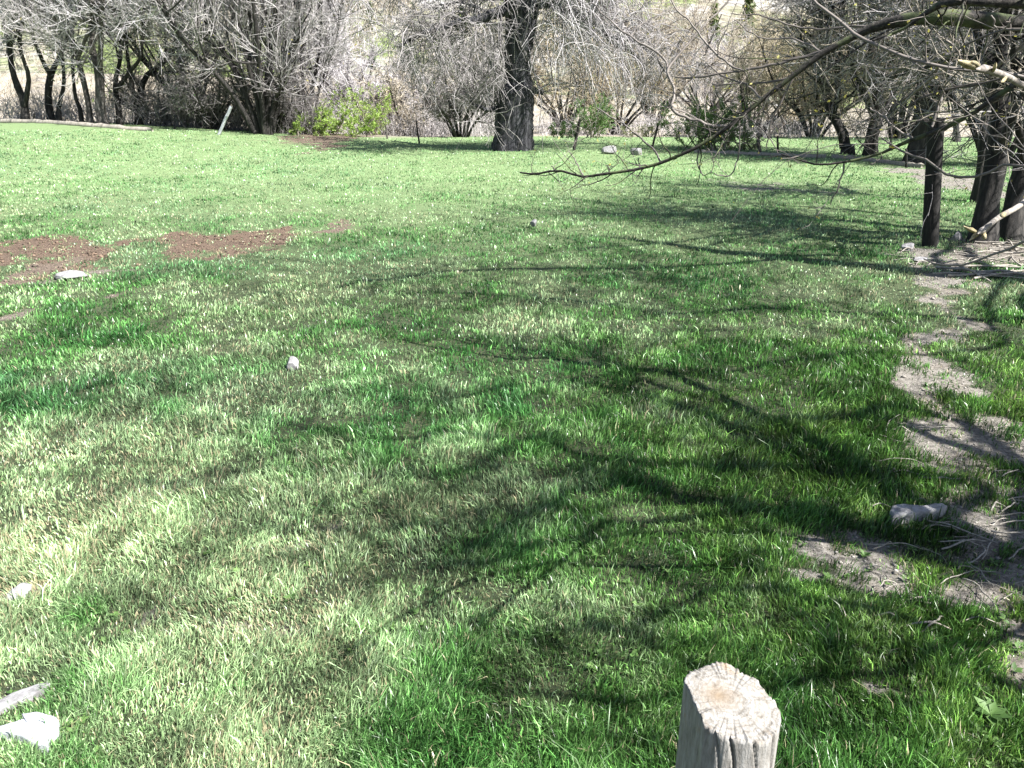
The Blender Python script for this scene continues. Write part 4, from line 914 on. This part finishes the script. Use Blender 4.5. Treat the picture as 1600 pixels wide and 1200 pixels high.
def stick(name, label, cat, a, b, d0, d1, w0, w1, m_, seed, group=None, sink=True, K=14):
    p0 = at(*a, d0); p1 = at(*b, d1)
    if sink: p0[2] = min(p0[2], float(terrain(p0[0], p0[1]))-.06)
    g = Geo(); line_tube(g, [[*p0, .5*w0*d0/FPX], [*((p0+p1)/2), .5*(w0+w1)/2*d0/FPX], [*p1, .5*w1*d1/FPX]], K=K, S=8, rough=.15, seed=seed, wob=.004)
    return tag(g.build(name, m_), label, cat, group)
stick('stake', 'thin dark stake leaning left at the field edge, left of the willow', 'stake', (656, 225), (650, 188), 23.3, 23.3, 2.8, 2, M_BARK, 2)
stick('stake', 'short thin stake between the tan earth and the thin dark stake', 'stake', (605, 214), (603, 196), 24.6, 24.6, 2.6, 2.4, M_BARKG, 3)
stick('stake', 'bare leaning stick stuck in the grass before the upright green shrub', 'stake', (896, 236), (906, 186), 21, 21, 5, 3, M_BARK, 4)
stick('stake', 'thin dark stick leaning right in the grass between the rocks and the hedge bush', 'stake', (1018, 234), (1029, 192), 21.5, 21.5, 3.5, 3, M_BARK, 5)
stick('fence_post', 'short grey fence post at the right end of the hedge bush', 'post', (1188, 246), (1184, 214), 19.8, 19.8, 6, 5, M_BARKG, 6)
stick('stake', 'thin grey stake right of the short grey fence post', 'stake', (1216, 246), (1215, 212), 20, 20, 3.5, 3, M_BARK, 7)
stick('stake', 'thin dark stake before the third tree of the right row', 'stake', (1416, 268), (1416, 232), 16.5, 16.5, 4, 3, M_BARK, 8)
stick('stake', 'short dark stake among the leftmost trunks', 'stake', (54, 196), (53, 178), 24.4, 24.4, 4, 3, M_BARK, 9)
stick('stake', 'short grey stake in the left thicket before the fan shaped tree', 'stake', (274, 212), (273, 197), 24, 24, 4, 4, M_BARKG, 10)

# pale edging planks lying along the field edge
def plank(label, pts, h, seed, w=.09):
    g = Geo(); q = np.random.default_rng(seed); c = []
    for px, py, d in pts:
        p = at(px, py, d); c.append([p[0], d, float(terrain(p[0], d))])
    c = smooth_line(c, 30); V = []
    for k in range(30):
        t = c[min(29, k+1)]-c[max(0, k-1)]; nrm = np.array([-t[1], t[0], 0]); nrm /= np.linalg.norm(nrm)+1e-9
        j = q.normal(size=4)*.006; hh = h*(1+.12*q.normal())
        V += [c[k]-nrm*w/2+[0, 0, -.05], c[k]-nrm*(w/2+j[0])+[0, 0, hh+j[1]], c[k]+nrm*(w/2+j[2])+[0, 0, hh+j[3]], c[k]+nrm*w/2+[0, 0, -.05]]
    idx = np.arange(120).reshape(30, 4); A, B = idx[:-1], idx[1:]
    F = np.stack([A, np.roll(A, -1, 1), np.roll(B, -1, 1), B], -1).reshape(-1, 4); F = np.vstack([F, idx[:1], idx[-1:, ::-1]])
    g.add(np.array(V), F); return tag(g.build('edging_plank', M_PALEWOOD), label, 'plank')
plank('long pale plank lying along the grass edge under the left thicket', [(-40, 188, 24.2), (60, 194, 23.8), (150, 205, 23.2), (240, 213, 22.8)], .10, 21)
plank('long pale plank edging the grass from the hedge bush to the right row', [(1085, 241, 20.2), (1180, 246, 19.4), (1290, 250, 18.6)], .07, 22)
plank('pale weathered plank beside the light lane under the right row', [(1300, 252, 18.6), (1370, 260, 17.6), (1440, 268, 16.4)], .07, 23)

# ------------------------------------------------------------------ stones
def stone_mat(name, a, c, e):
    m, n, l, b = mat(name); tc = n.new('ShaderNodeTexCoord'); t = noise(n, l, tc.outputs['Object'], 28, 8, .7)
    r = ramp(n, [(0.3, a), (0.5, c), (0.7, e)]); l.new(t.outputs[0], r.inputs[0]); l.new(r.outputs[0], b.inputs['Base Color']); b.inputs['Roughness'].default_value = .85
    bp = n.new('ShaderNodeBump'); bp.inputs['Strength'].default_value = .5; bp.inputs['Distance'].default_value = .01; l.new(t.outputs[0], bp.inputs['Height']); l.new(bp.outputs[0], b.inputs['Normal'])
    return m
M_STONE = stone_mat('grey_stone', (0.10, 0.095, 0.095), (0.24, 0.235, 0.24), (0.36, 0.355, 0.365))
M_STONEPALE = stone_mat('pale_grey_stone', (0.13, 0.125, 0.125), (0.26, 0.255, 0.26), (0.38, 0.375, 0.385))
M_WHITE = stone_mat('white_stone', (0.30, 0.31, 0.34), (0.44, 0.45, 0.49), (0.52, 0.52, 0.55))
import bmesh
stick('fence_post', 'slanting pale wooden post leaning right before the left thicket', 'post', (340, 211), (361, 166), 22.9, 22.9, 4.4, 4.4, M_WHITE, 1)
def stone(label, px, py, wpx, depth_f, h, m_, seed, rot=0, outline=None, lift=0.0, tilt=(0, 0), group=None):
    x, y, z = [float(v) for v in ground_at(px, py)]; x1 = float(ground_at(px+wpx/2, py)[0]); hw = abs(x1-x)
    q = np.random.default_rng(seed); bm = bmesh.new(); bmesh.ops.create_icosphere(bm, subdivisions=5, radius=1)
    ns = [(q.normal(size=3), q.uniform(.55, .9)) for _ in range(16)]
    for v in bm.verts:
        c = np.array(v.co)
        if outline is None:
            for nn, dd in ns:
                nn = nn/np.linalg.norm(nn); s_ = c@nn
                if s_ > dd: c = c-nn*(s_-dd)*.9
        else:
            a = math.atan2(c[1], c[0]) % (2*math.pi); k = np.interp(a, outline[0], outline[1], period=2*math.pi); c[0] *= k; c[1] *= k; c[2] = math.copysign(min(abs(c[2]), .75), c[2])
        c = c*(1+.10*(float(vnoise(c[0]*3+seed, c[1]*3+c[2]*2, 1, seed))-.5)+.05*(float(vnoise(c[0]*9+seed, c[1]*9+c[2]*7, 1, seed))-.5))
        v.co = (c[0]*hw, c[1]*hw*depth_f, c[2]*h)
    me = bpy.data.meshes.new('stone'); bm.to_mesh(me); bm.free(); o = link('stone', me, m_)
    for p in me.polygons: p.use_smooth = True
    o.location = (x, y, z+lift); o.rotation_euler = (tilt[0], tilt[1], rot)
    return tag(o, label, 'stone', group)
D2 = math.radians
def slab(label, outline, h, m_, seed, hv=None):
    # outline: where its upper rim is seen; it stands on the ground as a thick irregular plate
    q = np.random.default_rng(seed); n0 = len(outline); pts = []
    for i, (px, py) in enumerate(outline):
        r_, f_, u_ = [float(v) for v in ray(px, py)]; x, y, z = [float(v) for v in ground_at(px, py)]; hh = h if hv is None else hv[i]
        t = (CAM_H-z-hh)/(-u_); pts.append([r_*t, f_*t, z+hh])
    pts = np.array(pts); P = []
    for i in range(n0):
        a, b_ = pts[i], pts[(i+1) % n0]
        for k in range(6): P.append(a+(b_-a)*k/6+q.normal(size=3)*np.linalg.norm(b_-a)*.012)
    P = np.array(P); c = P.mean(0); n_ = len(P); bz = float(terrain(c[0], c[1])); rings = []
    for (s_, mode) in ((1.0, 'b'), (1.02, 'm'), (.985, 't'), (.9, 't'), (.75, 't'), (.5, 't'), (.25, 't')):
        g_ = c+(P-c)*s_; 
        if mode == 'b': g_[:, 2] = bz-.04
        elif mode == 'm': g_[:, 2] = g_[:, 2]-h*.25
        else: g_[:, 2] += h*.18*(1-s_)+h*.22*(fbm(g_[:, 0], g_[:, 1], .03, seed, 3)-.5)
        rings.append(g_)
    rings.append(c[None]+[0, 0, h*.15]); V = np.concatenate(rings); idx = np.arange(7*n_).reshape(7, n_); A, B = idx[:-1], idx[1:]
    F = np.stack([A, np.roll(A, -1, 1), np.roll(B, -1, 1), B], -1).reshape(-1, 4); l_ = idx[-1]
    T = np.stack([l_, np.roll(l_, -1), np.full(n_, 7*n_)], 1)
    return tag(link('stone', make_mesh('stone', V, [F, T], False), m_), label, 'stone')
slab('bright white flat stone with a pointed end at the lower left corner', [(-6, 1135), (18, 1129), (38, 1124), (34, 1115), (62, 1113), (90, 1121), (89, 1138), (74, 1150), (73, 1163), (56, 1160), (30, 1146), (-6, 1140)], .04, M_WHITE, 31)
slab('dull grey slab half sunk in the grass above the bright white stone', [(-30, 1108), (20, 1082), (62, 1067), (80, 1066), (60, 1080), (20, 1098), (-28, 1120)], .018, M_STONE, 32)
slab('long pale grey stone lying in shade near the right edge', [(1391, 798), (1394, 790), (1410, 788), (1442, 790), (1472, 786), (1480, 790), (1466, 797), (1440, 800), (1412, 803), (1396, 806)], .042, M_STONEPALE, 35)
stone('pale angular stone with a dark twig by it at the left edge', 32, 934, 44, .8, .03, M_STONE, 33, rot=.5, lift=.02)
stone('small bluish white stone alone in the open grass left of centre', 458, 578, 22, .9, .055, M_STONE, 34, lift=.035)
stone('pale flat stone at the edge of the brown bare earth on the left', 108, 436, 56, .5, .05, M_STONE, 36, lift=.03)
stone('left one of two pale rocks in the far grass right of the willow', 953, 241, 30, .7, .13, M_STONE, 37, lift=.08)
stone('right and smaller one of two pale rocks in the far grass', 995, 242, 24, .6, .11, M_STONE, 38, lift=.08)
stone('small pinkish pale stone in the sunny grass between white stone and willow', 833, 356, 14, .7, .05, M_STONE, 39, lift=.06)
stone('pale rock right behind the foot of the thick dark post', 1494, 378, 22, .7, .08, M_STONE, 40, lift=.05)
stone('rough pale rock left of the foot of the thick dark post', 1418, 392, 26, .6, .06, M_STONE, 41, lift=.03)
stone('pale rock in the leaf litter at the right edge below the near trunks', 1588, 372, 34, .8, .11, M_STONE, 42, lift=.06)
stone('flat pale rock on the bare path just below the thick dark post', 1437, 410, 34, .5, .03, M_STONE, 43, lift=.025)

# loose crumbs of soil and small pebbles on the bare patches
def clods():
    q = np.random.default_rng(61); n_ = 260000; PY = q.uniform(200, 1300, n_); PX = q.uniform(-200, 1800, n_); x, y, z = ground_at(PX, PY); bare, brn = bare_at(x, y)
    k = (q.random(n_) < (bare-.25)*1.1*(.10+.5*sst(3, 9, y))) & (y < 24); x, y, z, brn = x[k], y[k], z[k], brn[k]; n_ = len(x)
    oc = np.array([[1, 0, 0], [0, 1, 0], [-1, 0, 0], [0, -1, 0], [0, 0, 1], [0, 0, -1.]]); r = np.minimum(.0028*q.lognormal(0, .45, n_)*(1+.14*y*(1+brn)), .022)
    V = oc[None]*q.uniform(.6, 1.3, (n_, 6, 1))*r[:, None, None]*np.array([1.2, 1.2, .8]); a = q.uniform(0, 6.28, n_); c, s_ = np.cos(a)[:, None], np.sin(a)[:, None]
    V = np.stack([V[..., 0]*c-V[..., 1]*s_, V[..., 0]*s_+V[..., 1]*c, V[..., 2]], -1)+np.stack([x, y, z+r*.3], 1)[:, None]
    F = np.array([[0, 1, 4], [1, 2, 4], [2, 3, 4], [3, 0, 4], [1, 0, 5], [2, 1, 5], [3, 2, 5], [0, 3, 5]]); F = (F[None]+np.arange(n_)[:, None, None]*6).reshape(-1, 3)
    t = q.random(n_)[:, None]; pal = np.array([.16, .145, .125])+t*np.array([.22, .21, .19]); br = np.array([.03, .02, .013])+t*np.array([.17, .12, .085]); col = pal*(1-brn[:, None])+br*brn[:, None]
    m, n, l, b = mat('crumbs'); a_ = n.new('ShaderNodeAttribute'); a_.attribute_name = 'col'; l.new(a_.outputs['Color'], b.inputs['Base Color']); b.inputs['Roughness'].default_value = .95
    tag(link('soil_crumbs', make_mesh('soil_crumbs', V.reshape(-1, 3), [F], False, {'col': np.repeat(col, 6, 0)}), m), 'crumbs of soil and small pebbles on the bare patches', 'soil', kind='stuff')
clods()
# broad leaved weeds among the grass
def weeds():
    q = np.random.default_rng(62); L = Geo(); cx, cy = [], []
    n_ = 900; PX = q.uniform(-100, 1700, n_); PY = 560+740*q.random(n_)**.7; x, y, z = ground_at(PX, PY); k = fbm(x, y, .8, 63, 2) > .42; x, y, z = x[k], y[k], z[k]
    for i in range(len(x)):
        m_ = q.integers(4, 8); sz_ = q.uniform(.008, .022)
        for j in range(m_):
            a = q.uniform(0, 6.28); up = q.uniform(.3, .9); d = np.array([math.cos(a), math.sin(a), up]); w_ = np.array([-math.sin(a), math.cos(a), 0])*sz_*.33; o_ = np.array([x[i], y[i], z[i]+.008]); 
            V = np.array([o_, o_+d*sz_*.6-w_, o_+d*sz_*.75+w_*0+[0, 0, -.1*sz_], o_+d*sz_*.6+w_, o_+d*sz_*1.2-[0, 0, sz_*.25]]); L.add(V, np.array([[0, 1, 2], [0, 2, 3], [1, 4, 2], [2, 4, 3]]), float(q.random()))
    tag(L.build('weeds', M_LEAFGREEN), 'small broad leaved weeds scattered through the near grass', 'weeds', kind='stuff')
    x, y, z = [float(v) for v in ground_at(1545, 1125)]; L = Geo()
    for j in range(9):
        a = j*.7+q.normal()*.2; sz_ = q.uniform(.035, .055); d = np.array([math.cos(a), math.sin(a), q.uniform(.35, .8)]); w_ = np.array([-math.sin(a), math.cos(a), 0])*sz_*.3; o_ = np.array([x, y, z+.02])
        V = np.array([o_, o_+d*sz_*.5-w_, o_+d*sz_*.6-[0, 0, .12*sz_], o_+d*sz_*.5+w_, o_+d*sz_-[0, 0, sz_*.2]]); L.add(V, np.array([[0, 1, 2], [0, 2, 3], [1, 4, 2], [2, 4, 3]]), float(q.random()*.5))
    tag(L.build('weed_plant', M_LEAFGREEN), 'dark green broad leaved weed in the lower right corner', 'plant')
weeds()
# ------------------------------------------------------------------ fallen sticks and litter on the lane
def fallen(name, label, n_, area, seed, Lr, rr, m_):
    q = np.random.default_rng(seed); g = Geo()
    for i in range(n_):
        px = q.uniform(area[0], area[1]); py = q.uniform(area[2], area[3]); x, y, z = [float(v) for v in ground_at(px, py)]
        L = q.uniform(*Lr); a = q.normal()*.7; r = q.uniform(*rr); dx, dy = math.cos(a)*L/2, math.sin(a)*L/2; k = q.normal()*.06*L
        line_tube(g, [[x-dx, y-dy, float(terrain(x-dx, y-dy))+r*.8+.01, r], [x-k, y+k, z+r+.03*q.random()+.01, r*.9], [x+dx, y+dy, float(terrain(x+dx, y+dy))+r*.8+.02*q.random(), r*.5]], K=9, S=6, rough=.2, seed=i, wob=.006, col=float(q.random()))
    tag(g.build(name, m_), label, 'litter', kind='stuff')
fallen('brushwood_litter', 'heap of pale fallen brushwood at the right edge below the near trunks', 44, (1520, 1640, 380, 440), 51, (.25, .9), (.004, .013), M_PALEWOOD)
fallen('stick_litter', 'broken sticks strewn round the foot of the thick dark post', 30, (1400, 1540, 388, 428), 52, (.08, .35), (.003, .008), M_PALEWOOD)
fallen('twig_litter', 'thin twigs strewn on the bare lane at the right edge', 70, (1380, 1640, 640, 1000), 53, (.06, .28), (.0012, .004), M_PALEWOOD)
